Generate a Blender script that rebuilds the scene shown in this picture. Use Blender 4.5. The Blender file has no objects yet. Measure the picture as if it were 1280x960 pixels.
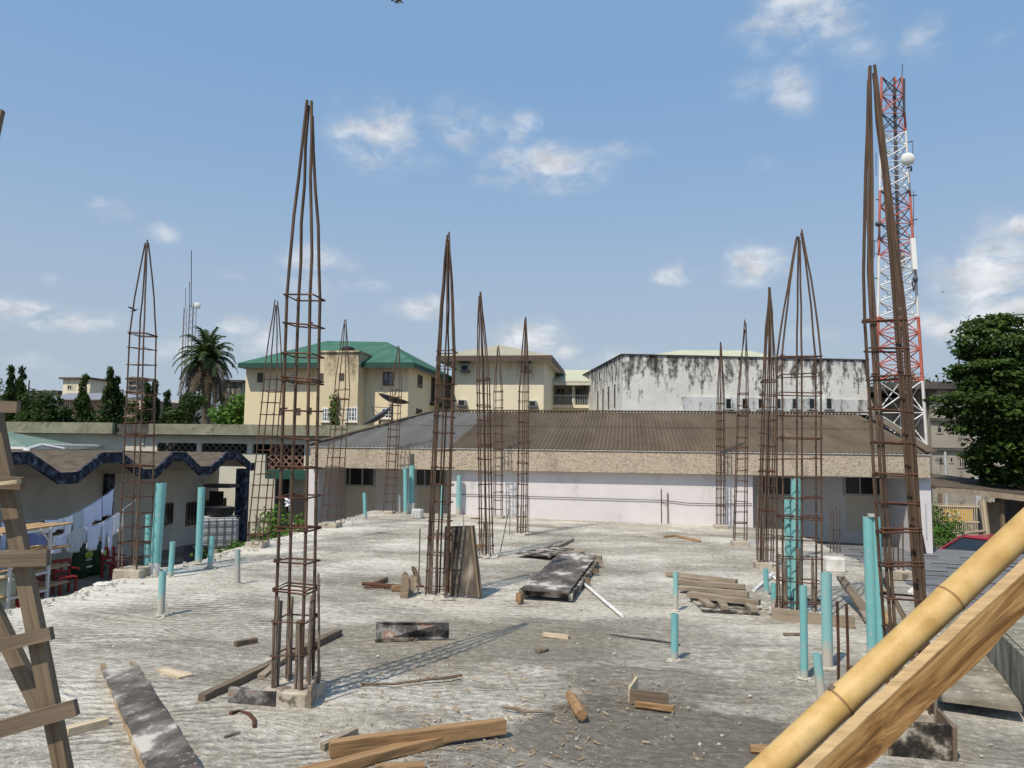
import bpy, bmesh, math, random
from mathutils import Vector, Matrix
random.seed(7)
R = math.radians
sc = bpy.context.scene
COL = sc.collection
V = Vector
# ---------------------------------------------------------------- camera model (photo is 1280x960, focal 961 px)
FPX, H = 961.0, 1.6
YAW, PITCH, ROLL = R(8.6), math.atan(80/961), 0.013
_F = V((-math.sin(YAW)*math.cos(PITCH), math.cos(YAW)*math.cos(PITCH), math.sin(PITCH)))
_R0 = V((math.cos(YAW), math.sin(YAW), 0)); _U0 = _R0.cross(_F)
_R = (_R0*math.cos(ROLL) + _U0*math.sin(ROLL)); _U = (_U0*math.cos(ROLL) - _R0*math.sin(ROLL))
EYE = V((0, 0, H))
FH = V((-math.sin(YAW), math.cos(YAW), 0))          # horizontal view direction
def ray(u, v): return _F + _R*((u-640)/FPX) - _U*((v-480)/FPX)
def hit(u, v, p, n):
    r = ray(u, v); return EYE + r*((V(p)-EYE).dot(n)/r.dot(n))
def onz(u, v, z=0.0): return hit(u, v, (0, 0, z), V((0, 0, 1)))
def onY(u, v, y): return hit(u, v, (0, y, 0), V((0, 1, 0)))
def onX(u, v, x): return hit(u, v, (x, 0, 0), V((1, 0, 0)))
def atd(u, v, d): return hit(u, v, FH*d, FH)
def dep(p): return V(p).dot(FH)
def mpp(p): return dep(p)/FPX                        # metres per photo pixel at a point

# ---------------------------------------------------------------- scene tree helpers
def link(o): COL.objects.link(o); return o
def tag(o, label=None, cat=None, group=None, kind=None):
    if label: o['label'] = label
    if cat: o['category'] = cat
    if group: o['group'] = group
    if kind: o['kind'] = kind
    return o
def thing(name, loc, label, cat, group=None):
    o = link(bpy.data.objects.new(name, None)); o.location = loc; o.empty_display_size = .2
    return tag(o, label, cat, group)
def wloc(o):
    p = V((0, 0, 0))
    while o: p += o.location; o = o.parent
    return p
class MB:
    """collects geometry in world coordinates, build() links it as one mesh object"""
    def __init__(s): s.v = []; s.f = []; s.sm = False; s.dir = None
    def add(s, vs, fs):
        b = len(s.v); s.v += [tuple(x) for x in vs]; s.f += [tuple(i+b for i in f) for f in fs]; return s
    def box(s, c, size, ax=None):
        c = V(c); ax = ax or (V((1,0,0)), V((0,1,0)), V((0,0,1)))
        h = [ax[i]*(size[i]/2) for i in range(3)]
        vs = [c + h[0]*i + h[1]*j + h[2]*k for k in (-1,1) for j in (-1,1) for i in (-1,1)]
        return s.add(vs, [(0,2,3,1),(4,5,7,6),(0,1,5,4),(2,6,7,3),(0,4,6,2),(1,3,7,5)])
    def mm(s, x0, x1, y0, y1, z0, z1): return s.box(((x0+x1)/2,(y0+y1)/2,(z0+z1)/2), (abs(x1-x0),abs(y1-y0),abs(z1-z0)))
    def bar(s, p, q, w, t, up=V((0,0,1)), jag=0):
        """box from p to q, w sideways, t along up"""
        p, q = V(p), V(q); d = (q-p); L = d.length; d.normalize()
        sd = d.cross(up)
        if sd.length < 1e-4: sd = d.cross(V((0,1,0)))
        sd.normalize(); u2 = sd.cross(d)
        if s.dir is None and not s.v: s.dir = (d, -sd, u2)
        if not jag: return s.box((p+q)/2, (L, w, t), (d, sd, u2))
        n = max(3, int(L/.12)); rs = []
        for i in range(n+1):
            c = p + d*(L*i/n); j = lambda: 1 + random.uniform(-jag, jag)
            o = sd*random.uniform(-jag, jag)*w*.3
            e = d*(random.uniform(-.5, .5)*jag*.1) if i in (0, n) else V((0,0,0))
            rs.append([c+o+e+sd*(a*w/2*j())+u2*(b*t/2*j()) for a, b in ((-1,-1),(1,-1),(1,1),(-1,1))])
        return s.rings(rs)
    def rings(s, rs, cap=True, close=False):
        k = len(rs[0]); b = len(s.v); fs = []
        for r in rs: s.v += [tuple(x) for x in r]
        for i in range(len(rs)-1):
            for j in range(k): fs.append((b+i*k+j, b+i*k+(j+1)%k, b+(i+1)*k+(j+1)%k, b+(i+1)*k+j))
        if close:
            i = len(rs)-1
            for j in range(k): fs.append((b+i*k+j, b+i*k+(j+1)%k, b+(j+1)%k, b+j))
        elif cap:
            fs.append(tuple(b+j for j in range(k))[::-1]); fs.append(tuple(b+(len(rs)-1)*k+j for j in range(k)))
        s.f += fs; return s
    def tube(s, pts, r, n=6, close=False, smooth=True):
        pts = [V(p) for p in pts]; rs = []; m = len(pts); prev = None
        for i, p in enumerate(pts):
            a = pts[(i-1) % m] if (close or i) else p; b = pts[(i+1) % m] if (close or i < m-1) else p
            d = (b-a).normalized()
            if prev is None:
                up = V((0,0,1)) if abs(d.z) < .9 else V((1,0,0)); x = d.cross(up).normalized()
            else: x = (prev - d*prev.dot(d)).normalized()
            prev = x; y = d.cross(x); rr = r[i] if isinstance(r, (list, tuple)) else r
            rs.append([p + x*(math.cos(t)*rr) + y*(math.sin(t)*rr) for t in [2*math.pi*k/n for k in range(n)]])
        s.sm = s.sm or smooth
        return s.rings(rs, close=close)
    def prism(s, poly, ext):
        """polygon (list of points) extruded by vector ext"""
        n = len(poly); ext = V(ext); vs = [V(p) for p in poly] + [V(p)+ext for p in poly]
        return s.add(vs, [tuple(range(n))[::-1], tuple(range(n, 2*n))] + [(i, (i+1) % n, n+(i+1) % n, n+i) for i in range(n)])
    def ball(s, c, r, nu=10, nv=6, jit=0):
        c = V(c); r = r if isinstance(r, (tuple, list)) else (r, r, r); rs = []
        for i in range(1, nv):
            t = math.pi*i/nv
            rs.append([c + V((r[0]*math.sin(t)*math.cos(a), r[1]*math.sin(t)*math.sin(a), -r[2]*math.cos(t)))*(1+random.uniform(-jit, jit)) for a in [2*math.pi*k/nu for k in range(nu)]])
        return s.rings(rs)
    def quad(s, a, b, c, d): return s.add([a, b, c, d], [(0,1,2,3)])
    def build(s, name, mat, parent=None, loc=None, bevel=0):
        me = bpy.data.meshes.new(name); vs = s.v
        if parent is not None: o0 = wloc(parent)
        elif loc is not None: o0 = V(loc)
        else:
            xs = [v[0] for v in vs]; ys = [v[1] for v in vs]; o0 = V(((min(xs)+max(xs))/2, (min(ys)+max(ys))/2, min(v[2] for v in vs)))
        loc_ = [V((a-o0.x, b-o0.y, c-o0.z)) for a, b, c in vs]; rot = None
        if s.dir:
            rot = Matrix(s.dir).transposed(); c0 = sum(loc_, V((0,0,0)))/len(loc_); rt = rot.transposed(); loc_ = [rt @ (p-c0) for p in loc_]
        me.from_pydata([tuple(p) for p in loc_], [], s.f)
        bm = bmesh.new(); bm.from_mesh(me)
        if len(s.f) < 6000: bmesh.ops.recalc_face_normals(bm, faces=bm.faces)
        if bevel:
            es = [e for e in bm.edges if len(e.link_faces) == 2 and e.calc_face_angle(0) > .8]
            try: bmesh.ops.bevel(bm, geom=es, offset=bevel, segments=1, affect='EDGES', clamp_overlap=True)
            except Exception: pass
        bm.to_mesh(me); bm.free()
        if s.sm:
            me.polygons.foreach_set('use_smooth', [True]*len(me.polygons))
            try: me.set_sharp_from_angle(angle=R(50))
            except Exception: pass
        me.materials.append(mat)
        o = link(bpy.data.objects.new(name, me))
        if parent is not None: o.parent = parent
        else: o.location = o0
        if rot is not None:
            o.rotation_euler = rot.to_euler(); o.location = c0 if parent is not None else o0+c0
        return o

# ---------------------------------------------------------------- materials
class NT:
    def __init__(s, nt): s.t = nt
    def n(s, ty, ins=None, **props):
        nd = s.t.nodes.new('ShaderNode'+ty)
        for k, v in props.items(): setattr(nd, k, v)
        for k, v in (ins or {}).items():
            sk = nd.inputs[k]
            if isinstance(v, bpy.types.NodeSocket): s.t.links.new(v, sk)
            else: sk.default_value = v
        return nd
    def math(s, op, a, b=None, clamp=False):
        i = {0: a}
        if b is not None: i[1] = b
        return s.n('Math', i, operation=op, use_clamp=clamp).outputs[0]
    def noise(s, vec, scale, detail=4, rough=.55, dist=0):
        return s.n('TexNoise', {'Vector': vec, 'Scale': scale, 'Detail': detail, 'Roughness': rough, 'Distortion': dist}).outputs[0]
    def ramp(s, fac, stops, interp='LINEAR'):
        nd = s.n('ValToRGB', {'Fac': fac}); cr = nd.color_ramp; cr.interpolation = interp
        while len(cr.elements) < len(stops): cr.elements.new(.5)
        for e, (p, c) in zip(cr.elements, stops): e.position = p; e.color = (c, c, c, 1) if isinstance(c, (int, float)) else (*c, 1)
        return nd.outputs[0]
    def mix(s, fac, a, b, mode='MIX'):
        nd = s.n('Mix', data_type='RGBA', blend_type=mode)
        for sk, v in ((nd.inputs[0], fac), (nd.inputs[6], a), (nd.inputs[7], b)):
            if isinstance(v, bpy.types.NodeSocket): s.t.links.new(v, sk)
            elif isinstance(v, (int, float)): sk.default_value = v
            else: sk.default_value = (*v[:3], 1)
        return nd.outputs[2]
    def scale(s, vec, sv, off=(0,0,0)): return s.n('VectorMath', {0: vec, 1: sv, 2: off}, operation='MULTIPLY_ADD').outputs[0]
    def map(s, x, a, b, c=0., d=1.): return s.n('MapRange', {0: x, 1: a, 2: b, 3: c, 4: d}).outputs[0]
    def bump(s, h, strength, dist=.02): return s.n('Bump', {'Height': h, 'Strength': strength, 'Distance': dist}).outputs[0]
def new_mat(name, rough=.8, spec=.3, metal=0.):
    m = bpy.data.materials.new(name); m.use_nodes = True; nt = NT(m.node_tree)
    b = m.node_tree.nodes['Principled BSDF']; b.inputs['Roughness'].default_value = rough
    b.inputs['Specular IOR Level'].default_value = spec; b.inputs['Metallic'].default_value = metal
    return m, nt, b
def coords(nt, rnd=True):
    c = nt.n('TexCoord').outputs['Object']
    if rnd:
        oi = nt.n('ObjectInfo').outputs['Random']
        c = nt.n('VectorMath', {0: c, 1: nt.scale(nt.n('CombineXYZ', {0: oi, 1: oi, 2: oi}).outputs[0], (37., 53., 71.))}, operation='ADD').outputs[0]
    return c
def weath(name, stops, scale=3., stretch=(1,1,1), rough=.85, bump=.25, bscale=30., detail=6, spec=.25, speck=None, metal=0., dist=.01, rnd=True):
    """noise coloured material: stops = colour ramp over a fractal noise; speck = (scale, low, high, colour) extra spots"""
    m, nt, b = new_mat(name, rough, spec, metal); c = coords(nt, rnd); cs = nt.scale(c, stretch)
    col = nt.ramp(nt.noise(cs, scale, detail, .6), stops)
    if speck:
        k = nt.ramp(nt.noise(cs, speck[0], 3, .6), [(speck[1], 0.), (speck[2], 1.)])
        col = nt.mix(k, col, speck[3])
    nt.t.links.new(col, b.inputs['Base Color'])
    if bump: nt.t.links.new(nt.bump(nt.noise(cs, bscale, 4, .6), bump, dist), b.inputs['Normal'])
    return m
def plain(name, col, rough=.6, spec=.3, var=.12, scale=4.):
    a = tuple(x*(1-var) for x in col); z = tuple(min(1, x*(1+var)) for x in col)
    return weath(name, [(.35, a), (.65, z)], scale, rough=rough, spec=spec, bump=.08, bscale=60.)

def wood(name, a, b_, c_, rough=.8, gs=1., axis=0):
    """grain stretched along the local longest direction is approximated with anisotropic noise in object space"""
    m, nt, b = new_mat(name, rough, .2); c = coords(nt)
    st = [58*gs, 58*gs, 58*gs]; st[axis] = 2.2*gs
    g = nt.noise(nt.scale(c, st), 1., 7, .68, .9)
    big = nt.noise(c, 2.2, 4, .6)
    col = nt.mix(nt.ramp(big, [(.35, 0.), (.65, 1.)]), nt.ramp(g, [(.3, a), (.7, b_)]), c_)
    col = nt.mix(.6, col, nt.ramp(g, [(.34, tuple(x*.75 for x in a)), (.5, tuple((x+y)/2 for x, y in zip(a, b_))), (.66, tuple(x*1.08 for x in b_))]))
    nt.t.links.new(col, b.inputs['Base Color']); nt.t.links.new(nt.bump(g, .4, .006), b.inputs['Normal'])
    return m

def stained_wall(name, base, dark, top, drop, amount=.5, streak=(3.5, 3.5, .35), rough=.9, base2=None, fs=1.2, zstreak=1.0):
    """painted wall with mould streaks that start at the wall top (z=top, world) and fade over drop metres; plus scattered mould"""
    m, nt, b = new_mat(name, rough, .15)
    g = nt.n('NewGeometry').outputs['Position']
    z = nt.n('SeparateXYZ', {0: g}).outputs[2]
    f = nt.map(z, top-drop, top, 0., 1.)
    st = nt.noise(nt.scale(g, streak), 1., 6, .65)
    fine = nt.noise(g, fs*4, 6, .7)
    k = nt.math('ADD', nt.math('MULTIPLY', f, amount), nt.math('MULTIPLY', nt.math('SUBTRACT', nt.math('ADD', st, nt.math('MULTIPLY', fine, .45)), .72), zstreak))
    k = nt.ramp(k, [(.22, 0.), (.42, .75), (.6, 1.)])
    bb = nt.ramp(nt.noise(g, fs, 5, .6), [(.3, base), (.7, base2 or tuple(x*.86 for x in base))])
    nt.t.links.new(nt.mix(k, bb, dark), b.inputs['Base Color'])
    nt.t.links.new(nt.bump(fine, .15, .02), b.inputs['Normal'])
    return m

M = {}
# rust
def rebar_mat(name, a, b_, c_):
    m, nt, b = new_mat(name, .75, .3, .15); c = coords(nt)
    n1 = nt.noise(nt.scale(c, (30, 30, 4)), 1., 5, .65)
    col = nt.ramp(n1, [(.3, a), (.5, b_), (.68, c_)])
    nt.t.links.new(col, b.inputs['Base Color'])
    w = nt.n('TexWave', {'Vector': c, 'Scale': 22., 'Distortion': .4, 'Detail': 1.}, bands_direction='Z').outputs['Fac']
    nt.t.links.new(nt.bump(nt.math('ADD', w, n1), .25, .002), b.inputs['Normal'])
    return m
M['bar'] = rebar_mat('rusted_bar', (.055,.038,.028), (.095,.064,.045), (.15,.09,.058))
M['tie'] = rebar_mat('rusted_tie', (.05,.026,.018), (.095,.043,.027), (.15,.068,.038))
M['starter'] = rebar_mat('mortar_dusted_bar', (.11,.09,.075), (.17,.13,.10), (.26,.22,.18))
M['footing'] = weath('footing_concrete', [(.3,(.26,.22,.17)), (.5,(.40,.35,.28)), (.7,(.5,.47,.41))], 6, bump=.6, bscale=45, speck=(9,.60,.68,(.15,.13,.10)))
M['mound'] = weath('trodden_mortar', [(.3,(.30,.275,.235)), (.5,(.45,.42,.36)), (.7,(.62,.59,.52))], 26, bump=1., bscale=70)
M['plaster'] = weath('white_mortar', [(.3,(.5,.48,.44)), (.7,(.72,.70,.66))], 9, bump=.7, bscale=50)
# pvc
def pvc(name, col, stain, hi):
    m, nt, b = new_mat(name, .45, .4); c = coords(nt, False)
    z = nt.n('SeparateXYZ', {0: c}).outputs[2]
    n1 = nt.noise(coords(nt), 14, 5, .65)
    k = nt.ramp(nt.math('ADD', nt.map(z, 0., hi, .62, 0.), nt.math('MULTIPLY', n1, .45)), [(.48, 0.), (.62, 1.)])
    cc = nt.mix(nt.ramp(nt.noise(coords(nt), 30, 4, .6), [(.53, 0.), (.68, .6)]), nt.mix(nt.noise(coords(nt), 5), tuple(x*.85 for x in col), tuple(x*1.15 for x in col)), stain)
    nt.t.links.new(nt.mix(k, cc, stain), b.inputs['Base Color'])
    nt.t.links.new(nt.mix(k, (.45,.45,.45), (.9,.9,.9)), b.inputs['Roughness'])
    return m
M['teal'] = pvc('teal_pvc', (.165,.42,.425), (.38,.40,.35), .15)
M['teal2'] = pvc('teal_pvc_splashed', (.22,.45,.45), (.44,.42,.36), .38)
M['grey_pipe'] = pvc('grey_pvc', (.30,.38,.36), (.38,.36,.33), .5)
M['white_pvc'] = weath('white_pvc', [(.35,(.55,.55,.53)), (.6,(.78,.78,.76))], 12, rough=.5, bump=.1)
# timber
M['w_old'] = wood('weathered_timber', (.085,.062,.042), (.20,.15,.105), (.25,.20,.15))
M['w_oldz'] = wood('weathered_upright_timber', (.10,.072,.045), (.22,.165,.11), (.25,.20,.145))
M['w_grey'] = wood('grey_scrap_timber', (.15,.115,.08), (.33,.27,.20), (.40,.34,.265))
M['w_raw'] = wood('raw_orange_timber', (.17,.095,.042), (.42,.27,.14), (.30,.18,.09))
M['w_plank'] = wood('orange_plank', (.30,.18,.085), (.55,.38,.20), (.46,.31,.16))
M['w_sawn'] = wood('fresh_sawn_edge', (.40,.27,.14), (.55,.40,.22), (.48,.34,.18))
M['w_pale'] = wood('pale_timber', (.40,.31,.20), (.62,.52,.37), (.56,.46,.33))
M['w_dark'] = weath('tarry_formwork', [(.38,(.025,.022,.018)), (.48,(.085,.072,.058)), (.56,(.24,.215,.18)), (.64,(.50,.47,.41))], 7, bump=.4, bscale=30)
M['w_form'] = weath('formply', [(.36,(.05,.042,.036)), (.46,(.095,.08,.07)), (.54,(.18,.16,.14)), (.60,(.50,.47,.42))], 2.6, (1.4,.8,1), rough=.75, bump=.25, bscale=24, detail=9, speck=(18,.60,.70,(.30,.27,.23)))
M['w_stand'] = weath('streaked_board', [(.32,(.035,.03,.025)), (.5,(.10,.085,.07)), (.62,(.24,.21,.17)), (.75,(.42,.38,.32))], 2.4, (5,5,.7), bump=.3, bscale=14)
M['w_paint'] = weath('paint_spattered_board', [(.34,(.03,.028,.028)), (.45,(.10,.095,.09)), (.53,(.26,.25,.235)), (.6,(.27,.14,.09)), (.66,(.50,.49,.46))], 7, bump=.3, bscale=25)
M['w_box'] = weath('caked_form_board', [(.42,(.02,.018,.015)), (.52,(.07,.06,.048)), (.60,(.26,.235,.195)), (.70,(.52,.49,.43))], 11, bump=.5, bscale=30)
M['caked'] = weath('caked_tray', [(.3,(.13,.115,.085)), (.5,(.23,.205,.16)), (.68,(.36,.33,.27))], 5, bump=.8, bscale=22, speck=(16,.62,.70,(.5,.47,.40)))
M['tray_side'] = weath('streaked_tray_side', [(.32,(.07,.068,.052)), (.5,(.17,.165,.13)), (.68,(.33,.315,.26))], 3, (4,4,1), bump=.4, bscale=20)
M['w_chip'] = weath('wood_chips', [(.3,(.16,.11,.07)), (.5,(.36,.26,.15)), (.7,(.55,.45,.32))], 5, bump=0)
# bamboo and its companion plank
def bamboo_mat():
    m, nt, b = new_mat('bamboo', .55, .3); c = coords(nt, False)
    n1 = nt.noise(nt.scale(c, (10, 10, 10)), 1., 5, .6)
    col = nt.ramp(n1, [(.3,(.37,.225,.07)), (.5,(.50,.33,.12)), (.62,(.56,.39,.17)), (.75,(.46,.33,.15))])
    a_ = nt.noise(nt.scale(c, (60, 60, 60)), 1., 6, .7); col = nt.mix(nt.ramp(a_, [(.58, 0.), (.78, .35)]), col, (.25,.15,.06))
    sp = nt.ramp(nt.noise(c, 170, 2, .5), [(.69, 0.), (.74, 1.)])
    sp2 = nt.math('MULTIPLY', sp, nt.ramp(nt.noise(c, 6, 2), [(.48, 0.), (.6, 1.)]))
    nt.t.links.new(nt.mix(sp2, col, (.16,.09,.04)), b.inputs['Base Color'])
    nt.t.links.new(nt.bump(n1, .12, .003), b.inputs['Normal'])
    return m
M['bamboo'] = bamboo_mat()
M['node'] = plain('bamboo_node', (.24,.14,.055), .6)
def roughsawn(name, ax):
    m, nt, b = new_mat(name, .75, .2); c = coords(nt, False)
    a = V(ax).normalized(); s = a.cross(V((0,0,1))).normalized(); t = a.cross(s)
    d = lambda v: nt.n('VectorMath', {0: c, 1: tuple(v)}, operation='DOT_PRODUCT').outputs['Value']
    q = nt.n('CombineXYZ', {0: d(a), 1: d(s), 2: d(t)}).outputs[0]
    g = nt.noise(nt.scale(q, (4., 40, 40)), 1., 7, .65, 1.0)
    g2 = nt.noise(nt.scale(q, (2.2, 9, 9)), 1., 4, .6, .8)
    col = nt.ramp(g, [(.30,(.085,.04,.014)), (.45,(.22,.115,.04)), (.58,(.35,.20,.078)), (.74,(.47,.30,.14))])
    kn = nt.ramp(g2, [(.56, 0.), (.70, .85)])
    nt.t.links.new(nt.mix(kn, col, (.10,.05,.02)), b.inputs['Base Color'])
    nt.t.links.new(nt.bump(g, .7, .008), b.inputs['Normal'])
    return m
# deck concrete: raked screed, laitance, two damp patches
def deck_mat():
    m, nt, b = new_mat('raked_concrete', .92, .15); c = coords(nt, False)
    sx = nt.n('SeparateXYZ', {0: c})
    warp = nt.noise(c, .45, 3, .5); warp2 = nt.noise(c, 2.2, 3, .5)
    # rake direction turns from across (far) to diagonal (near left)
    yy = nt.math('ADD', sx.outputs[1], nt.math('MULTIPLY', warp, 1.5)); yy = nt.math('ADD', yy, nt.math('MULTIPLY', warp2, .04))
    yy = nt.math('ADD', yy, nt.math('MULTIPLY', sx.outputs[0], .12))
    rv = nt.n('CombineXYZ', {0: nt.math('MULTIPLY', sx.outputs[0], .35), 1: nt.math('MULTIPLY', yy, 9.), 2: 0.}).outputs[0]
    rake = nt.noise(rv, 1., 3, .55)
    rake2 = nt.noise(nt.scale(rv, (1.6, 2.6, 1)), 1., 4, .6)
    grit = nt.noise(c, 55, 5, .7); grit2 = nt.noise(c, 16, 5, .65)
    big = nt.noise(nt.scale(c, (.46, .80, 1)), 1., 8, .64, .2)
    mid = nt.noise(nt.scale(c, (2.0, 2.8, 1)), 1., 8, .72)
    k = nt.math('ADD', nt.math('MULTIPLY', big, 1.05), nt.math('MULTIPLY', mid, .45))
    k = nt.math('ADD', k, nt.math('MULTIPLY', nt.math('SUBTRACT', rake, .5), .12))
    k = nt.math('ADD', k, nt.math('MULTIPLY', nt.math('SUBTRACT', rake2, .5), .05))
    k = nt.math('ADD', k, nt.math('MULTIPLY', nt.math('SUBTRACT', grit2, .5), .65))
    k = nt.math('ADD', k, nt.math('MULTIPLY', nt.math('SUBTRACT', grit, .5), .35))
    wv = nt.n('TexWave', {'Vector': nt.n('CombineXYZ', {0: sx.outputs[0], 1: nt.math('ADD', yy, nt.math('MULTIPLY', sx.outputs[0], -.55)), 2: 0.}).outputs[0], 'Scale': 3.1, 'Distortion': 4.5, 'Detail': 4., 'Detail Scale': 2.5, 'Detail Roughness': .65}, bands_direction='Y').outputs['Fac']
    gm = nt.ramp(nt.noise(nt.scale(c, (.6, .8, 1), (3, 8, 0)), 1., 5, .65), [(.46, 0.), (.62, 1.)])
    gm = nt.math('MULTIPLY', gm, nt.map(sx.outputs[0], -2.2, .6, 1., .16))
    gv = nt.math('MULTIPLY', nt.math('SUBTRACT', wv, .5), gm)
    k = nt.math('ADD', k, nt.math('MULTIPLY', gv, .16))
    # pale dust towards the left edge and far end
    ed = nt.map(sx.outputs[0], -5.9, -4.6, .22, 0.)
    k = nt.math('ADD', k, ed)
    col = nt.ramp(k, [(.46,(.20,.176,.14)), (.60,(.305,.275,.225)), (.73,(.43,.395,.33)), (.84,(.61,.57,.49)), (.97,(.78,.74,.65))])
    def patch(px, py, rx, ry, rot=0.):
        q = nt.n('VectorMath', {0: c, 1: (px, py, 0)}, operation='SUBTRACT').outputs[0]
        if rot: q = nt.n('VectorRotate', {0: q, 'Angle': rot}, rotation_type='Z_AXIS').outputs[0]
        q = nt.scale(q, (1/rx, 1/ry, 0))
        L = nt.n('VectorMath', {0: q}, operation='LENGTH').outputs['Value']
        L = nt.math('ADD', L, nt.math('MULTIPLY', nt.math('SUBTRACT', nt.noise(c, 1.7, 5, .6), .5), 1.2))
        return nt.ramp(L, [(.80, 1.), (.98, 0.)])
    for (u, v, ru, rv_, tint, amt) in ((585, 800, 1.5, .75, (.25,.222,.172), .75), (830, 925, .95, .75, (.150,.133,.105), .85), (800, 850, .7, .4, (.18,.16,.13), .7), (640, 935, .8, .45, (.22,.20,.17), .55), (745, 825, 1.0, .35, (.21,.195,.165), .5), (1150, 860, .8, .6, (.24,.225,.20), .45)):
        p = onz(u, v); kk = nt.math('MULTIPLY', patch(p.x, p.y, ru, rv_), amt)
        tc = nt.mix(nt.ramp(grit2, [(.46, 0.), (.70, .75)]), tint, tuple(x*1.8 for x in tint))
        col = nt.mix(kk, col, tc)
    for (u, v, ru, rv_, amt) in ((555, 752, .75, .40, .8), (610, 700, .6, .45, .6), (652, 672, .6, .5, .6), (640, 765, 1.1, .28, .65), (760, 762, .9, .3, .5), (390, 905, .55, .30, .6), (960, 725, .6, .4, .6), (880, 770, .6, .25, .6), (200, 780, .9, .45, .45), (320, 735, .9, .4, .5), (1010, 790, .6, .3, .6), (480, 700, 1.2, .5, .4), (1000, 655, 1.5, .7, .5), (850, 660, 1.4, .5, .4), (60, 880, .8, .5, .35)):
        p = onz(u, v); kk = nt.math('MULTIPLY', patch(p.x, p.y, ru, rv_), amt)
        kk = nt.math('MULTIPLY', kk, nt.ramp(grit2, [(.36, .25), (.60, 1.)]))
        col = nt.mix(kk, col, (.72,.67,.565))
    sp = nt.ramp(nt.noise(c, 38, 2, .5), [(.70, 0.), (.75, .8)])
    col = nt.mix(sp, col, (.10,.085,.07))
    col = nt.mix(nt.ramp(nt.noise(nt.scale(c, (1,1,1), (9,4,2)), 24, 2, .5), [(.70, 0.), (.75, .7)]), col, (.66,.64,.60))
    nt.t.links.new(col, b.inputs['Base Color'])
    h = nt.math('ADD', nt.math('MULTIPLY', rake, .9), nt.math('MULTIPLY', rake2, .5)); h = nt.math('ADD', h, nt.math('MULTIPLY', gv, .6))
    h = nt.math('ADD', h, nt.math('MULTIPLY', grit, .5)); h = nt.math('ADD', h, nt.math('MULTIPLY', grit2, .45))
    nt.t.links.new(nt.bump(h, 1., .055), b.inputs['Normal'])
    return m
M['deck'] = deck_mat()
M['deck_side'] = weath('slab_edge', [(.3,(.22,.21,.19)), (.7,(.42,.40,.37))], 3, bump=.4)
M['dirt'] = weath('bare_ground', [(.3,(.10,.085,.065)), (.5,(.17,.145,.115)), (.7,(.23,.20,.165))], .8, bump=.4, bscale=9, speck=(.6,.55,.68,(.06,.085,.03)), rnd=False)
# buildings
M['lilac'] = stained_wall('lilac_white_paint', (.68,.65,.655), (.36,.34,.34), 1.0, 1.6, .14, (2,2,.4), base2=(.59,.56,.565), zstreak=1.2)
M['lilac_grey'] = weath('grey_paint', [(.3,(.70,.67,.64)), (.7,(.78,.75,.715))], 1.5, bump=.1)
M['beige_panel'] = weath('beige_panel', [(.3,(.68,.60,.47)), (.7,(.75,.67,.54))], 1.5, bump=.1)
def fascia_mat():
    m, nt, b = new_mat('pebbledash', .95, .1); c = coords(nt, False)
    g = nt.noise(c, 26, 4, .7); g2 = nt.noise(nt.scale(c, (1.2, 1.2, .5)), 1.5, 5, .6)
    col = nt.ramp(g, [(.33,(.23,.185,.14)), (.44,(.42,.35,.27)), (.58,(.50,.425,.335)), (.75,(.56,.49,.395))])
    col = nt.mix(nt.ramp(g2, [(.56, 0.), (.74, .75)]), col, (.17,.135,.10))
    nt.t.links.new(col, b.inputs['Base Color']); nt.t.links.new(nt.bump(g, .8, .03), b.inputs['Normal']); return m
M['fascia'] = fascia_mat()
def sheet_mat(name, a, b_, c_, d_):
    m, nt, b = new_mat(name, .95, .05); c = coords(nt, False)
    n1 = nt.noise(nt.scale(c, (2.2, .25, 1)), 1., 6, .65); n2 = nt.noise(c, .7, 6, .65)
    col = nt.mix(nt.ramp(n2, [(.35, 0.), (.65, 1.)]), nt.ramp(n1, [(.3, a), (.7, b_)]), nt.ramp(n1, [(.3, c_), (.7, d_)]))
    sp = nt.ramp(nt.noise(nt.scale(c, (1, .5, 1)), 5, 4, .7), [(.63, 0.), (.72, .7)])
    nt.t.links.new(nt.mix(sp, col, (.06,.05,.045)), b.inputs['Base Color']); return m
M['sheet'] = sheet_mat('aged_roof_sheet', (.088,.068,.049), (.14,.11,.081), (.106,.085,.063), (.168,.137,.104))
M['sheet_blue'] = sheet_mat('grey_blue_roof_sheet', (.135,.13,.12), (.195,.19,.178), (.15,.145,.135), (.22,.213,.20))
M['flash'] = plain('roof_flashing', (.40,.39,.37), .6)
M['alu'] = plain('window_aluminium', (.42,.43,.44), .45, .5)
M['glass'] = None
m, nt, b = new_mat('dark_window_glass', .12, .5); b.inputs['Base Color'].default_value = (.012,.014,.016,1); M['glass'] = m
m, nt, b = new_mat('curtained_glass', .15, .5); nt.t.links.new(nt.ramp(nt.noise(coords(nt), 3, 3), [(.4,(.05,.06,.07)), (.6,(.20,.24,.28))]), b.inputs['Base Color']); M['glass_blue'] = m
M['black'] = plain('black_plastic', (.018,.018,.02), .55)
M['cream'] = stained_wall('cream_paint', (.72,.62,.42), (.20,.165,.12), 6.2, 4.0, .16, (1.6,1.6,.28), base2=(.68,.58,.39), zstreak=1.25)
M['cream_t'] = stained_wall('cream_paint_stained', (.55,.46,.30), (.13,.105,.075), 7.0, 2.5, .32, (1.8,1.8,.4), base2=(.64,.55,.38))
M['cream2'] = stained_wall('pale_cream_paint', (.68,.62,.46), (.33,.28,.20), 8.0, 5., .18, (1.6,1.6,.35), base2=(.72,.65,.50), zstreak=1.3)
M['green_roof'] = sheet_mat('green_roof_sheet', (.042,.115,.085), (.062,.15,.112), (.05,.13,.10), (.085,.185,.145))
M['green_dark'] = plain('green_fascia', (.02,.07,.055), .6)
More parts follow.
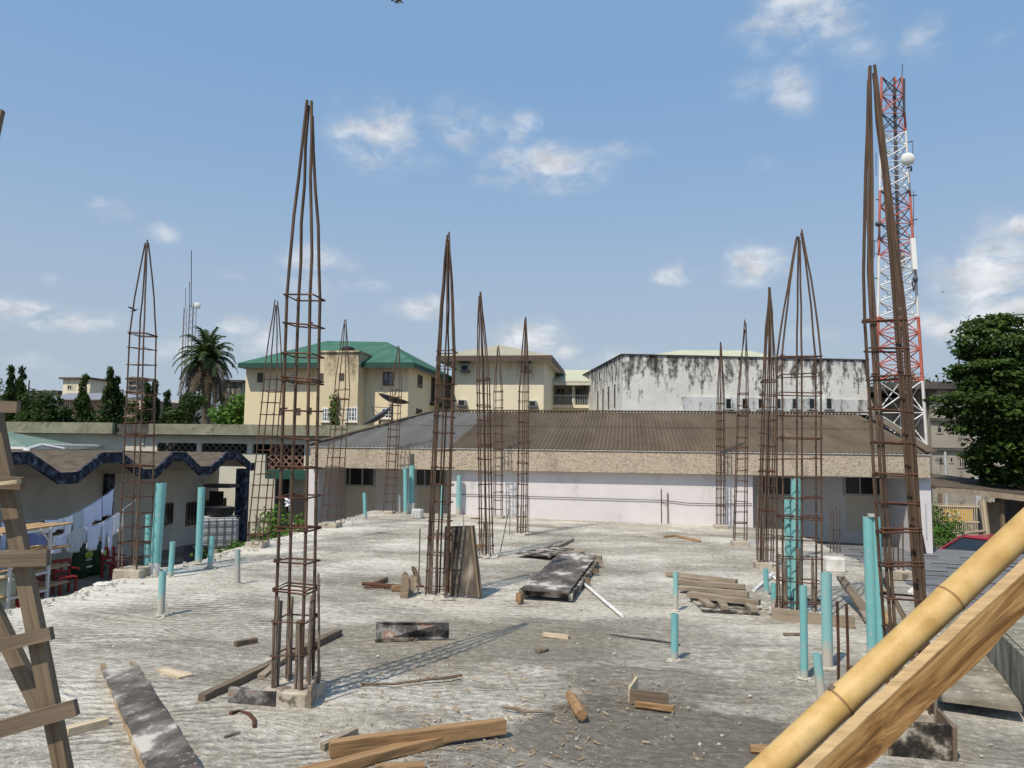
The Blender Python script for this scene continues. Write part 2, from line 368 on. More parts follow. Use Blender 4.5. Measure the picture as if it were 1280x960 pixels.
M['pale_roof'] = sheet_mat('pale_green_roof_sheet', (.40,.42,.30), (.48,.50,.37), (.42,.44,.33), (.52,.53,.41))
M['tan_roof'] = sheet_mat('tan_roof_sheet', (.30,.28,.21), (.37,.345,.27), (.32,.30,.23), (.40,.375,.30))
M['brown_trim'] = plain('brown_fascia', (.10,.07,.055), .6)
M['white_mould'] = stained_wall('white_paint_black_mould', (.71,.705,.67), (.045,.043,.04), 7.3, 3.0, .40, (2.4,2.4,.7), base2=(.57,.565,.54), fs=.9, zstreak=1.8)
M['white_mould2'] = stained_wall('white_paint_light_mould', (.60,.62,.62), (.10,.10,.10), 4.4, 2.4, .20, (2.4,2.4,.45), base2=(.44,.46,.46), fs=.9, zstreak=1.6)
M['grey_block'] = stained_wall('grey_render_stained', (.37,.345,.30), (.07,.064,.055), 6.0, 2.8, .36, (1.,1.,.35), base2=(.24,.215,.18), fs=.5, zstreak=2.4)
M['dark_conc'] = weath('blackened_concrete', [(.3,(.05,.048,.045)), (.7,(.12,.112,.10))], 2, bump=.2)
M['mossy'] = stained_wall('mossy_parapet', (.30,.29,.22), (.075,.075,.052), 2.6, .7, .20, (1.6,1.6,1.1), base2=(.17,.168,.12), fs=1.6, zstreak=1.5)
M['offwhite'] = weath('offwhite_paint', [(.3,(.50,.48,.40)), (.7,(.58,.56,.48))], 1.1, bump=.1)
M['beige_wall'] = weath('beige_paint', [(.3,(.42,.39,.33)), (.7,(.52,.49,.42))], 1.0, bump=.12, speck=(1.3,.62,.75,(.27,.245,.20)))
M['navy'] = weath('peeling_navy_paint', [(.36,(.010,.012,.022)), (.48,(.018,.023,.038)), (.60,(.07,.085,.115)), (.70,(.22,.245,.28))], 5.5, bump=.3, bscale=12)
M['brown_top'] = weath('brown_felt_roof', [(.3,(.06,.048,.036)), (.7,(.125,.10,.078))], 2, (1,2.5,1), bump=.3, bscale=14)
M['shingle'] = weath('grey_shingle', [(.3,(.115,.118,.125)), (.7,(.19,.195,.205))], 2.5, (.6,3,1), bump=.35, bscale=12)
M['shingle_dark'] = plain('shingle_joint', (.05,.05,.055), .9)
M['red'] = plain('red_plastic', (.50,.035,.035), .4, .4)
M['dark_red'] = plain('dark_red_chair', (.22,.02,.022), .45, .4)
M['red_paint'] = weath('red_mast_paint', [(.35,(.42,.10,.07)), (.65,(.55,.17,.12))], 2, rough=.6, bump=0)
M['white_paint'] = weath('white_mast_paint', [(.35,(.62,.62,.61)), (.65,(.76,.76,.75))], 2, rough=.6, bump=0)
M['steel'] = plain('dark_steel', (.07,.075,.085), .5, .4)
M['galv'] = plain('galvanised_steel', (.40,.41,.42), .5, .4)
M['mast_dull'] = plain('dull_red_mast', (.16,.07,.065), .6)
M['dish'] = plain('white_dish', (.82,.82,.80), .5, .3, .03)
M['tank'] = weath('dirty_tank_plastic', [(.3,(.28,.30,.31)), (.7,(.44,.46,.47))], 2, rough=.5, bump=.1)  # grey base colour stands in for shade on the white water tank
M['navy_plain'] = plain('navy_plastic', (.015,.02,.045), .5)
M['cloth_white'] = weath('white_cotton', [(.3,(.80,.81,.86)), (.7,(.88,.89,.92))], 3, rough=.95, bump=.3, bscale=7, dist=.05)
M['cloth_blue'] = weath('pale_blue_cotton', [(.3,(.62,.67,.86)), (.7,(.72,.77,.92))], 3, rough=.95, bump=.3, bscale=7, dist=.05)
M['cloth_grey'] = weath('grey_cotton', [(.3,(.44,.48,.52)), (.7,(.56,.60,.62))], 3, rough=.95, bump=.3, bscale=7, dist=.05)
M['cloth_deep'] = weath('mid_blue_cotton', [(.3,(.17,.21,.42)), (.7,(.24,.28,.52))], 3, rough=.95, bump=.3, bscale=7, dist=.05)
M['sack'] = weath('dark_green_sack', [(.3,(.012,.035,.014)), (.7,(.03,.075,.03))], 5, rough=.5, bump=.5, bscale=6, dist=.05)
M['sack_print'] = plain('lime_print', (.28,.40,.06), .5)
M['sack_pale'] = plain('pale_print', (.50,.55,.42), .5)
M['yellow'] = weath('yellow_board', [(.3,(.60,.33,.03)), (.7,(.72,.45,.06))], 2, bump=.1)
M['pale_paint'] = plain('pale_print_white', (.75,.74,.70), .6)
M['maroon'] = plain('maroon_print', (.10,.02,.025), .5)
M['car_red'] = plain('car_paint_red', (.30,.015,.03), .2, .6, .03)
M['tyre'] = plain('tyre_rubber', (.02,.02,.02), .9)
M['wire'] = plain('black_wire', (.03,.03,.03), .6)
M['terracotta'] = weath('breeze_block', [(.3,(.17,.095,.07)), (.7,(.26,.155,.115))], 2, bump=.2)
M['brownwall'] = weath('brown_wall', [(.3,(.24,.16,.12)), (.7,(.34,.25,.20))], 1, bump=.1)
M['greyroof'] = plain('grey_roof', (.22,.23,.26), .7)
M['bark'] = weath('bark', [(.3,(.07,.055,.04)), (.7,(.15,.12,.09))], 6, (3,3,.6), bump=.6, bscale=10)
M['rope'] = plain('line', (.45,.45,.45), .8)
M['bird_dark'] = plain('dark_feathers', (.035,.032,.03), .8)
M['bird_pale'] = plain('pale_feathers', (.62,.60,.56), .8)
def leaf(name, a, b_, c_, sc_=1.2):
    m, nt, b = new_mat(name, .6, .16); g = nt.n('NewGeometry').outputs['Position']
    n1 = nt.noise(g, sc_, 4, .6); n2 = nt.noise(g, sc_*9, 2, .5)
    k = nt.math('ADD', nt.math('MULTIPLY', n1, .6), nt.math('MULTIPLY', n2, .4))
    col = nt.ramp(k, [(.36, a), (.5, b_), (.64, c_)])
    nt.t.links.new(col, b.inputs['Base Color'])
    tr = nt.n('BsdfTranslucent', {'Color': nt.mix(.5, col, (.10,.16,.02))})
    mx = nt.n('MixShader', {0: .22, 1: b.outputs[0], 2: tr.outputs[0]})
    nt.t.links.new(mx.outputs[0], m.node_tree.nodes['Material Output'].inputs['Surface'])
    return m
M['leaf_tree'] = leaf('broad_leaves', (.014,.032,.006), (.034,.068,.012), (.085,.135,.025))
M['leaf_ashoka'] = leaf('drooping_leaves', (.012,.028,.007), (.024,.048,.011), (.045,.078,.018), .6)
M['leaf_bush'] = leaf('bush_leaves', (.035,.085,.012), (.07,.15,.022), (.12,.22,.04), 2.5)
M['leaf_palm'] = leaf('palm_leaves', (.022,.042,.016), (.042,.07,.026), (.075,.11,.045), .8)
M['leaf_dead'] = leaf('dead_palm_leaves', (.05,.038,.025), (.09,.07,.048), (.15,.12,.085), .8)
M['pavilion'] = sheet_mat('dull_green_sheet', (.12,.19,.16), (.17,.24,.21), (.13,.20,.17), (.19,.26,.23))
M['leaf_far'] = leaf('far_leaves', (.03,.055,.022), (.045,.075,.03), (.065,.10,.04), .3)
# ================================================================ camera, light, sky
cam = link(bpy.data.objects.new('camera', bpy.data.cameras.new('camera')))
cam.data.sensor_width = 36; cam.data.lens = FPX/1280*36; cam.data.clip_end = 5000; cam.data.clip_start = .05
mw = Matrix((_R, _U, -_F)).transposed().to_4x4(); mw.translation = EYE; cam.matrix_world = mw
sc.camera = cam
SUN_AZ, SUN_EL = R(206), R(55)                     # azimuth clockwise from +Y
sd = V((math.sin(SUN_AZ)*math.cos(SUN_EL), math.cos(SUN_AZ)*math.cos(SUN_EL), math.sin(SUN_EL)))
L = bpy.data.lights.new('sun', 'SUN'); L.energy = 4.5; L.angle = R(.55); L.color = (1, .905, .765)
so = link(bpy.data.objects.new('sun', L)); so.rotation_euler = (-sd).to_track_quat('-Z', 'Y').to_euler(); so.location = (0, 0, 40)
sc.view_settings.view_transform = 'Standard'; sc.view_settings.look = 'None'; sc.view_settings.exposure = 0; sc.view_settings.gamma = 1
def build_world():
    w = bpy.data.worlds.new('World'); sc.world = w; w.use_nodes = True
    nt = NT(w.node_tree); bg = w.node_tree.nodes['Background']
    sky = nt.n('TexSky', sky_type='NISHITA', sun_disc=False, sun_elevation=SUN_EL, sun_rotation=SUN_AZ, air_density=1.0, dust_density=1.2, ozone_density=1.6, altitude=20)
    d = nt.n('TexCoord').outputs['Generated']
    s = nt.n('SeparateXYZ', {0: d})
    az = nt.math('ARCTAN2', s.outputs[0], s.outputs[1]); el = nt.math('ARCSINE', s.outputs[2])
    p = nt.n('CombineXYZ', {0: az, 1: el, 2: 0.}).outputs[0]
    wn = nt.n('TexNoise', {'Vector': d, 'Scale': 14., 'Detail': 5., 'Roughness': .6}).outputs['Color']
    wp = nt.n('VectorMath', {0: wn, 1: (.07, .035, 0), 2: (-.035, -.0175, 0)}, operation='MULTIPLY_ADD').outputs[0]
    p = nt.n('VectorMath', {0: p, 1: wp}, operation='ADD').outputs[0]
    #        u    v    ru  rv  strength
    clouds = [(478,172,66,42,.78),(430,130,24,16,.4),(585,160,52,32,.74),(650,160,22,22,.72),(690,208,78,30,.80),(630,228,40,14,.5),(770,188,60,16,.35),(150,266,26,14,.5),(205,292,28,15,.52),(75,348,26,11,.72),
              (45,396,100,17,.95),(130,402,36,14,.5),(395,342,46,32,.95),(450,356,34,11,.7),(525,386,40,17,.85),(290,409,30,13,.75),(335,430,44,18,.8),(655,424,42,24,1.0),(705,436,28,13,.7),(290,341,22,9,.4),
              (840,344,28,17,1.0),(943,329,42,27,1.05),(1020,18,95,42,.82),(1065,55,50,50,.4),(985,112,44,40,.55),(925,105,36,26,.35),(1155,52,34,34,.45),(960,206,24,12,.4),(1245,48,22,14,.35),
              (1245,345,85,62,1.15),(1276,282,22,16,1.05),(1180,402,60,24,.85),(1280,395,90,40,1.1),(1000,420,60,12,.3),(760,450,50,14,.5),(250,440,60,20,.6),(40,455,70,16,.35)]
    acc = None
    def azel(u, v):
        r = ray(u, v).normalized(); return math.atan2(r.x, r.y), math.asin(r.z)
    for u, v, ru, rv, st in clouds:
        a, e = azel(u, v); a1, _ = azel(u+ru, v); _, e1 = azel(u, v-rv)
        sx, sy = 1/(1.45*(a1-a)), 1/(1.45*(e1-e))
        q = nt.scale(p, (sx, sy, 0), (-a*sx, -e*sy, 0))
        ln = nt.n('VectorMath', {0: q}, operation='LENGTH').outputs['Value']
        k = nt.n('MapRange', {0: ln, 1: 0., 2: 1.25, 3: st, 4: 0.}, interpolation_type='SMOOTHSTEP').outputs[0]
        acc = k if acc is None else nt.math('MAXIMUM', acc, k)
    f = nt.n('TexNoise', {'Vector': nt.scale(d, (1, 1, 1.7)), 'Scale': 15., 'Detail': 12., 'Roughness': .60, 'Distortion': .35}).outputs[0]
    dens = nt.math('MULTIPLY', acc, nt.map(f, .30, .66, .10, 1.5))
    dens = nt.n('MapRange', {0: dens, 1: .06, 2: 1.15, 3: 0., 4: .88}, interpolation_type='SMOOTHSTEP').outputs[0]
    shade = nt.map(nt.noise(nt.scale(d, (1, 1, 2)), 30, 5, .6), .35, .65, .72, 1.05)
    # pale tropical haze near the horizon
    hz = nt.n('MapRange', {0: s.outputs[2], 1: -.03, 2: .46, 3: 1.0, 4: .0}, interpolation_type='SMOOTHSTEP').outputs[0]
    SK = .125
    skyc = nt.mix(.72, nt.mix(1., sky.outputs[0], (SK, SK, SK), 'MULTIPLY'), (.255, .445, .71))
    skyc = nt.mix(hz, skyc, (.45, .525, .61))
    cc = nt.mix(1., nt.n('CombineXYZ', {0: shade, 1: shade, 2: shade}).outputs[0], (.84, .86, .89), 'MULTIPLY')
    col = nt.mix(dens, skyc, cc)
    w.node_tree.links.new(col, bg.inputs['Color']); bg.inputs['Strength'].default_value = 1.0
    w.cycles.sampling_method = 'MANUAL'; w.cycles.sample_map_resolution = 512
build_world()

# ================================================================ ground and deck
GZ = -2.4
g = MB().quad((-1500,-300,GZ),(1500,-300,GZ),(1500,2500,GZ),(-1500,2500,GZ)).build('ground', M['dirt'], loc=(0,0,GZ)); tag(g, 'bare brown earth ground around the buildings', 'ground', kind='structure')
YW = 17.55                                          # front wall of the long hall
DX0, DX1 = -5.85, 3.45
def sstep(a, b, x): t = max(0, min(1, (x-a)/(b-a))); return t*t*(3-2*t)
def deckz(x, y): return -.0177*(max(-6.5, min(4.2, x))+.8)*max(0, min(1, (y-9)/8.5))
def deck(u, v, dz=0.0):
    p = onz(u, v, dz)
    for _ in range(5): p = onz(u, v, dz+deckz(p.x, p.y))
    return p
def build_deck():
    mb = MB(); nx, ny = 60, 130; y0, y1 = -3.0, YW-.002
    rng = random.Random(3)
    top = {}
    el = [rng.uniform(-.05, .05) for _ in range(ny+1)]; er = [rng.uniform(-.05, .05) for _ in range(ny+1)]
    def und(x, y): return .008*math.sin(x*1.3+.7*math.sin(y*.9))+.007*math.sin(y*2.1+x*.6)+.004*math.sin(x*4.1-y*3.3)
    for j in range(ny+1):
        y = y0+(y1-y0)*j/ny
        xa, xb = DX0+el[j]*(1+.6*math.sin(j*.9)), DX1+er[j]
        for i in range(nx+1):
            t = i/nx; x = xa+(xb-xa)*t
            lip = .03*math.exp(-((x-DX0)/.18)**2)*(.5+.5*math.sin(y*7)*math.sin(y*2.3)) 
            z = deckz(x, y)+und(x, y)+lip+rng.uniform(-.003, .003)
            mb.v.append((x, y, z))
    W = nx+1
    for j in range(ny):
        for i in range(nx): mb.f.append((j*W+i, j*W+i+1, (j+1)*W+i+1, (j+1)*W+i))
    # skirt
    b = len(mb.v); loop = [j*W for j in range(ny+1)] + [ny*W+i for i in range(1, W)] + [j*W+nx for j in range(ny-1, -1, -1)] + [i for i in range(nx-1, 0, -1)]
    for k in loop: x, y, z = mb.v[k]; mb.v.append((x, y, -.22+deckz(x, y)))
    n = len(loop)
    for k in range(n): mb.f.append((loop[k], loop[(k+1) % n], b+(k+1) % n, b+k))
    mb.sm = True
    o = mb.build('concrete_deck', M['deck'], loc=(0,0,0)); tag(o, 'rough raked concrete roof deck of the unfinished building', 'deck', kind='structure')
    low = MB().mm(DX0+.35, DX1-.35, -2.8, YW-.15, GZ, -.40).build('lower_storey', M['deck_side']); tag(low, 'plain rendered storey under the concrete deck', 'building storey', kind='structure')
build_deck()

# ================================================================ the long low hall across the end of the deck
YF = YW-.17                                         # fascia face
hall = thing('hall', (0, YW+3, GZ), 'long low hall with tan pebbledash fascia and brown corrugated roof at the deck end', 'building')
zt, zb = 1.555, 1.075
hx0, hx1 = onY(388, 570, YF).x, onY(1163, 590, YF).x
wx0, wx1 = onY(560, 620, YW).x, onY(941, 620, YW).x
YR = YW+1.9                                         # recessed verandah walls
# white middle wall, pillars, recessed walls as one walling
wl = MB(); wl.mm(wx0, wx1, YW, YW+.25, GZ, zb+.05)
pxl0, pxl1 = onY(383, 620, YW).x, onY(397, 620, YW).x
pxr0, pxr1 = onY(1138, 620, YW).x, onY(1164, 620, YW).x
wl.mm(pxl0, pxl1, YW, YR+.1, GZ, zb+.05); wl.mm(pxr0, pxr1, YW, YR+.1, GZ, zb+.05)
wl.build('wall', M['lilac'], hall)
rc = MB(); rc.mm(pxl1-.01, wx0+.02, YR, YR+.2, GZ, zb+.05); rc.mm(wx0-.003, wx0+.15, YW+.252, YR, GZ, zb+.05); rc.build('recessed_wall', M['lilac_grey'], hall)
rc = MB(); rc.mm(wx1-.02, pxr0+.01, YR, YR+.2, GZ, zb+.05); rc.mm(wx1-.15, wx1+.003, YW+.252, YR, GZ, zb+.05)
rc.build('recessed_wall', M['lilac_grey'], hall)
MB().mm(hx0+.05, hx1-.05, YF+.2, YW+7.2, zb+.052, zb+.14).build('soffit', M['lilac_grey'], hall)
MB().mm(hx0, hx1, YF, YF+.16, zb, zt).build('fascia', M['fascia'], hall, bevel=.01)
MB().mm(hx0, hx0+.16, YF+.163, YW+7, zb, zt).build('side_fascia', M['fascia'], hall)
MB().mm(hx1-.16, hx1, YF+.163, YW+7, zb, zt).build('side_fascia', M['fascia'], hall)
MB().mm(pxl0, pxr1, YW+7, YW+7.2, GZ, zt-.05).build('rear_wall', M['beige_wall'], hall)
sw = MB(); sw.mm(pxl0, pxl0+.2, YR+.11, YW+7, GZ, zt-.05); sw.mm(pxr1-.2, pxr1, YR+.11, YW+7, GZ, zt-.05); sw.build('side_wall', M['lilac'], hall)
def window(parent, face, u0, v0, u1, v1, y, nm=2, bars=0, frame='alu', pane='glass', sill=None, fw=.05, rec=.03):
    """window on a wall facing the camera (plane Y=y)"""
    a, c = onY(u0, (v0+v1)/2, y), onY(u1, (v0+v1)/2, y)
    zt_, zb_ = onY((u0+u1)/2, v0, y).z, onY((u0+u1)/2, v1, y).z
    x0, x1 = a.x, c.x
    f = MB()
    for xa, xb, za, zc in ((x0, x1, zt_-fw, zt_), (x0, x1, zb_, zb_+fw), (x0, x0+fw, zb_+fw, zt_-fw), (x1-fw, x1, zb_+fw, zt_-fw)):
        f.mm(xa, xb, y-.05, y+.02, za, zc)
    for i in range(1, nm+1):
        x = x0+(x1-x0)*i/(nm+1); f.mm(x-fw*.4, x+fw*.4, y-.045, y+.018, zb_+fw, zt_-fw)
    for i in range(1, bars+1):
        z = zb_+(zt_-zb_)*i/(bars+1); f.mm(x0+fw, x1-fw, y-.04, y+.016, z-fw*.3, z+fw*.3)
    w = f.build('window', M[frame], parent)
    MB().mm(x0+.01, x1-.01, y-.02, y+.012, zb_+.01, zt_-.01).build('pane', M[pane], w)
    if sill: MB().mm(x0-.06, x1+.06, y-.12, y-.001, zb_-.07, zb_-.003).build('sill', M[sill], w)
    return w
for u0, u1, nm in ((422, 469.5, 2), (519.5, 556, 2), (951, 991, 1), (1054, 1136, 3)):
    q = 8.5 if u0 > 800 else -1
    window(hall, None, u0, 584+q+.02*(u0-420)*.2, u1, 609+q+.02*(u0-420)*.2, YR, nm, pane='glass', fw=.045)
for u0, u1 in ((422, 468), (522, 556), (953, 990), (1058, 1134)):
    a, c = onY(u0, 640, YR).x, onY(u1, 640, YR).x
    MB().mm(a, c, YR-.02, YR+.01, -.25, .62).build('wall_panel', M['beige_panel'], hall)
vent = MB().mm(onY(1058, 690, YR).x, onY(1100, 690, YR).x, YR-.03, YR+.01, -.95, -.62).build('vent', M['black'], hall)
# corrugated roof: eave line z=zt+.02 at YF-.08 rising to the ridge
YRG, ZRG = YW+5.2, 0
ZRG = onY(800, 516, YRG).z
xl_r, xr_r = onY(546, 514, YRG).x, onY(1085, 518, YRG).x
ye, ze = YF-.012, zt+.025
def roof_sheet(xe0, xe1, xt0, xt1, t0, t1, lift):
    """corrugated sheet between eave fraction t0 and t1"""
    mb = MB(); pitch = .095; n = int((xe1-xe0)/pitch*4)
    rows = [t0, (t0+t1)/2, t1]
    for t in rows:
        for i in range(n+1):
            s_ = i/n; xa = xe0+(xe1-xe0)*s_; lo, hi = xe0+(xt0-xe0)*t, xe1+(xt1-xe1)*t
            x = xa
            x = max(lo, min(hi, x))
            mb.v.append((x, ye+(YRG-ye)*t, ze+(ZRG-ze)*t+lift+.02*math.sin((xa/pitch)*2*math.pi)))
    for r in range(2):
        for i in range(n): mb.f.append((r*(n+1)+i, r*(n+1)+i+1, (r+1)*(n+1)+i+1, (r+1)*(n+1)+i))
    mb.sm = True; return mb
xs = onY(562, 558, ye).x; xst = xs
roof_sheet(xs, hx1+.05, xs, xr_r, 0, .56, 0).build('roof', M['sheet'], hall)
rf2 = roof_sheet(xs, hx1+.05, xs, xr_r, .54, 1, .012).build('roof', M['sheet'], hall)
roof_sheet(hx0-.05, xs, xl_r, xs, 0, .56, 0).build('roof', M['sheet_blue'], hall); roof_sheet(hx0-.05, xs, xl_r, xs, .54, 1, .012).build('roof', M['sheet_blue'], hall)
vg = MB(); vg.bar((hx0-.07, ye, ze+.05), (xl_r-.02, YRG, ZRG+.05), .16, .03); vg.bar((xl_r-.1, YRG, ZRG+.045), (xr_r+.1, YRG, ZRG+.045), .3, .03); vg.bar((hx1+.03, ye, ze+.05), (xr_r+.05, YRG, ZRG+.05), .2, .03)
vg.build('ridge_cap', M['sheet'], hall)
MB().mm(hx0-.02, hx1+.02, ye-.01, YF+.05, zt+.003, zt+.022).build('drip_edge', M['flash'], hall)
# gables under the roof edges and back slope
bk = MB(); bk.quad((xl_r, YRG, ZRG-.02), (xr_r, YRG, ZRG-.02), (hx1, YW+8, ze-.2), (hx0+.5, YW+8, ze-.2)); bk.build('rear_roof', M['sheet'], hall)
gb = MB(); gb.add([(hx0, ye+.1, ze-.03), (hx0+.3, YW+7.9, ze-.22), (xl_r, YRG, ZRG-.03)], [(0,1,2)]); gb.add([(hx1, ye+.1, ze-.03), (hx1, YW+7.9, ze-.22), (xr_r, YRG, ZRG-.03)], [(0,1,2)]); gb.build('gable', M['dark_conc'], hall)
# torn sheets and tarp scrap at the right verge
tp = MB(); a = atd(1112, 535, 20.3); tp.ball(a+V((0,0,-.04)), (.10, .5, .09), 8, 5, .3); tpo = tp.build('plastic_scrap', M['white_pvc']); tag(tpo, 'torn pale plastic scrap on the right end of the hall roof', 'plastic scrap')
jn = MB()
for k, (u, v) in enumerate(((1118, 552), (1135, 560), (1102, 540), (1147, 566), (1090, 528))):
    p = atd(u, v, 17.6+3.5*(571-v)/55.); jn.bar(p+V((-.25,-.2,.02)), p+V((.22,.25,.07)), .12, .03, jag=.3)
jo = jn.build('broken_sheet_pieces', M['sheet']); tag(jo, 'heap of broken roof sheet pieces along the right verge of the hall roof', 'roof scraps', kind='stuff')
# stains on fascia run from real drips: small dark brackets
br = MB()
for u in (515,):
    p = onY(u, 578, YF); br.mm(p.x-.05, p.x+.05, YF-.012, YF+.002, zb+.02, zt-.12)
br.build('fascia_patch', M['dark_conc'], hall)
# sagging wire along the white wall
pts = [onY(u, v, YW-.03) for u, v in ((560, 617.5), (600, 618.5), (660, 620.5), (740, 623), (830, 625.5), (860, 629), (900, 630), (940, 629.5))]
wr = MB().tube(pts, .008, 5).build('wall_wire', M['wire']); tag(wr, 'thin black wire slung along the white hall wall', 'wire')
# small hook and pipe on the right pillar
hk = MB(); p = onY(1152, 668, YW-.03); hk.tube([p+V((0,0,.0)), p+V((.02,-.03,-.2)), p+V((.06,-.03,-.45))], .025, 6); hk.build('pipe_hook', M['black'], hall)
MB().mm(pxr0+.28, pxr0+.31, YW-.012, YW-.002, -.2, .55).build('conduit', M['alu'], hall)
# ================================================================ rebar column cages
def cage(label, base, tops, apex, nx=2, ny=2, sp=.185, start=0., nst=0, foot=None, fh=.09, r=.0098, rt=.0055, mid=None, pair=False, apexr=.12, name='rebar_cage', low=None, seed=1, ends=.12, depth=None):
    """base=(u,v,width px) tops=(u,v,width px) of the top stirrup, apex=(u,v)"""
    rng = random.Random(seed)
    p0 = deck(base[0], base[1])
    if p0.y > 17.08: p0 = V((p0.x*17.08/p0.y, 17.08, 0)); p0.z = deckz(p0.x, p0.y)
    d = dep(p0); s = d/FPX
    w0 = base[2]*s/1.13; w1 = tops[2]*s/1.13
    D0 = (depth or base[2])*s/1.13
    top = atd(tops[0], tops[1], d); ap = atd(apex[0], apex[1], d); z0 = p0.z
    root = thing(name, p0, label, 'rebar cage', 'rebar column cages standing on the deck')
    fz = 0
    if foot:
        fw = foot*s/1.13; fz = fh
        fd = fw*(D0/w0) if depth else fw
        MB().box(p0+V((0,0,fh/2-.02)), (fw, fd, fh+.04)).build('footing', M['footing'], root, bevel=.012)
    else:
        MB().ball(p0, (w0*.5+.09, D0*.5+.09, .04), 16, 6, .32).build('mortar_mound', M['mound'], root)
    def cen(z):
        t = (z-p0.z)/(top.z-p0.z); return p0.lerp(top, t), w0+(w1-w0)*t
    spots = []
    for i in range(nx):
        for j in range(ny):
            if 0 < i < nx-1 and 0 < j < ny-1: continue
            spots.append((i/(nx-1)-.5 if nx > 1 else 0, j/(ny-1)-.5 if ny > 1 else 0))
    for (ox, oy) in spots:
        reps = 2 if pair else 1
        for k in range(reps):
            e = V((ox*w0 + k*r*2.1*(1 if ox < 0 else -1), oy*D0, 0)); pts = []
            jx, jy = rng.uniform(-.012, .012), rng.uniform(-.012, .012)
            for z in [z0-.02, z0+.5*(top.z-z0), top.z]:
                c, w = cen(z); q = w/w0; jj = rng.uniform(-.006, .006) if z > z0+.1 else 0
                pts.append(V((c.x+e.x*q+jx+jj, c.y+e.y*q+jy, z)))
            hz = ap.z - rng.uniform(0, ends) - top.z
            for t in (.2, .4, .6, .8, 1.):
                c = top.lerp(ap, t); q = (w1/w0)*(1-t**1.25*(1-apexr)); wb = rng.uniform(-.006, .006)
                pts.append(V((c.x+e.x*q+jx*(1-t)+wb, c.y+e.y*q+jy*(1-t), top.z+hz*t)))
            MB().tube(pts, r, 7).build('bar', M['bar'], root)
    # stirrups
    z = top.z; n = 0; off = r+rt
    while z > z0+fz+.06:
        c, w = cen(z); a, b = w/2+off, D0*w/w0/2+off; tl = rng.uniform(-.009, .009); tm = rng.uniform(-.008, .008)
        cs = [V((c.x+sx*a, c.y+sy*b, z+sx*tl+sy*tm)) for sx, sy in ((-1,-1),(1,-1),(1,1),(-1,1))]
        mb = MB().tube(cs, rt, 5, close=True)
        k = rng.choice((0, 1, 2, 3)); q = cs[k]; ce = V((c.x, c.y, z)); dd = (ce-q).normalized()
        mb.tube([q+V((0,0,.012)), q+dd*.05+V((0,0,.016))], rt, 5)
        if rng.random() < .2: # second tie of a doubled pair
            mb.tube([p_+V((0,0,.012+rng.uniform(-.004,.012))) for p_ in cs], rt, 5, close=True)
        mb.build('stirrup', M['tie'], root); n += 1
        z -= sp*rng.uniform(.9, 1.1)
    for i in range(nst):
        if i < len(spots)*3:
            ox, oy = spots[i % len(spots)]; x = p0.x+ox*w0*.78+rng.uniform(-.03,.03); y = p0.y+oy*D0*.8+rng.uniform(-.03,.03)
            h = start*rng.uniform(.75, 1.05)
            MB().tube([(x, y, z0-.02), (x+rng.uniform(-.02,.02), y+rng.uniform(-.02,.02), z0+h)], r*.95, 7).build('starter_bar', M['starter'], root)
    return root
TE = 'beside tall teal pipes'
cgA = cage('four-bar rebar cage on a tan footing beside the laundry, nearest at the left deck edge', (168, 721, 30), (178.5, 419, 24), (183.5, 298), foot=40, fh=.11, start=.75, nst=6, seed=11)
cgB = cage('nearest tall rebar cage left of centre, on a board-edged footing with short starter bars', (367, 876, 42), (381, 372, 36), (387, 126), foot=66, fh=.10, r=.0105, rt=.006, start=.66, nst=11, seed=12, sp=.19, apexr=.16, ends=.16)
cgC = cage('rusty rebar cage in front of the green bushes at the left deck edge', (322, 684, 21), (341.5, 474, 18), (345.5, 373), foot=25, fh=.09, start=.5, nst=5, seed=13)
cgD = cage('rebar cage on a wooden-edged footing by the hall left pillar', (413, 659, 20), (427.5, 487, 15), (432, 398), foot=26, fh=.09, seed=14)
cgE = cage('far rebar cage in front of the dark verandah, left of two teal pipes', (486, 640, 13), (495, 488, 12), (498, 430), foot=16, fh=.06, seed=15)
cgF = cage('dense eight-bar rebar cage with a streaked board leaning against it', (547, 746, 26), (559, 440, 21), (560.5, 290), nx=3, ny=3, start=.9, nst=5, seed=16)
cgG = cage('rebar cage right of the standing streaked board, with a leaning loose rod', (608, 696, 16), (604, 475, 15), (600, 363), start=.55, nst=4, seed=17, nx=3, ny=2)
cgH = cage('slim farthest rebar cage on a small footing against the white wall', (623, 645, 10), (623, 490, 10), (623, 430), foot=16, fh=.06, seed=18)
cgI = cage('rebar cage between two thin rods in front of the white wall', (652, 668, 12), (654.5, 490, 12), (657, 396), start=.55, nst=4, seed=19, nx=3, ny=2)
cgJ = cage('slim rebar cage on a low block at the right end of the white wall', (901, 656.5, 11), (901, 505, 9), (901, 427), foot=18, fh=.08, seed=20, nx=3, ny=2)
cgK = cage('ladder-like two-sided rebar cage on a footing near the white wall right end', (925, 682, 15), (929, 493, 11), (931.5, 395), foot=23, fh=.09, seed=21, ends=.3)
cgL = cage('many-barred rebar cage on a plaster-splashed block, left of the widest cage', (956, 711, 19), (961, 477, 17), (962, 357), nx=4, ny=2, foot=28, fh=.10, start=1.0, nst=4, seed=22)
cgM = cage('widest rebar cage, enclosing teal pipes behind a wooden kerb', (999, 772, 52), (998.5, 446, 52), (999, 287), nx=3, ny=2, depth=26, start=.66, nst=8, r=.0098, rt=.006, seed=23, sp=.20, apexr=.12)
cgN = cage('nearest right rebar cage of paired bars, behind the bamboo pole', (1141, 925, 44), (1105, 401, 44), (1089, 80), foot=64, fh=.17, r=.0095, rt=.006, pair=True, depth=20, seed=24, sp=.175, apexr=.16, start=.55, nst=3)
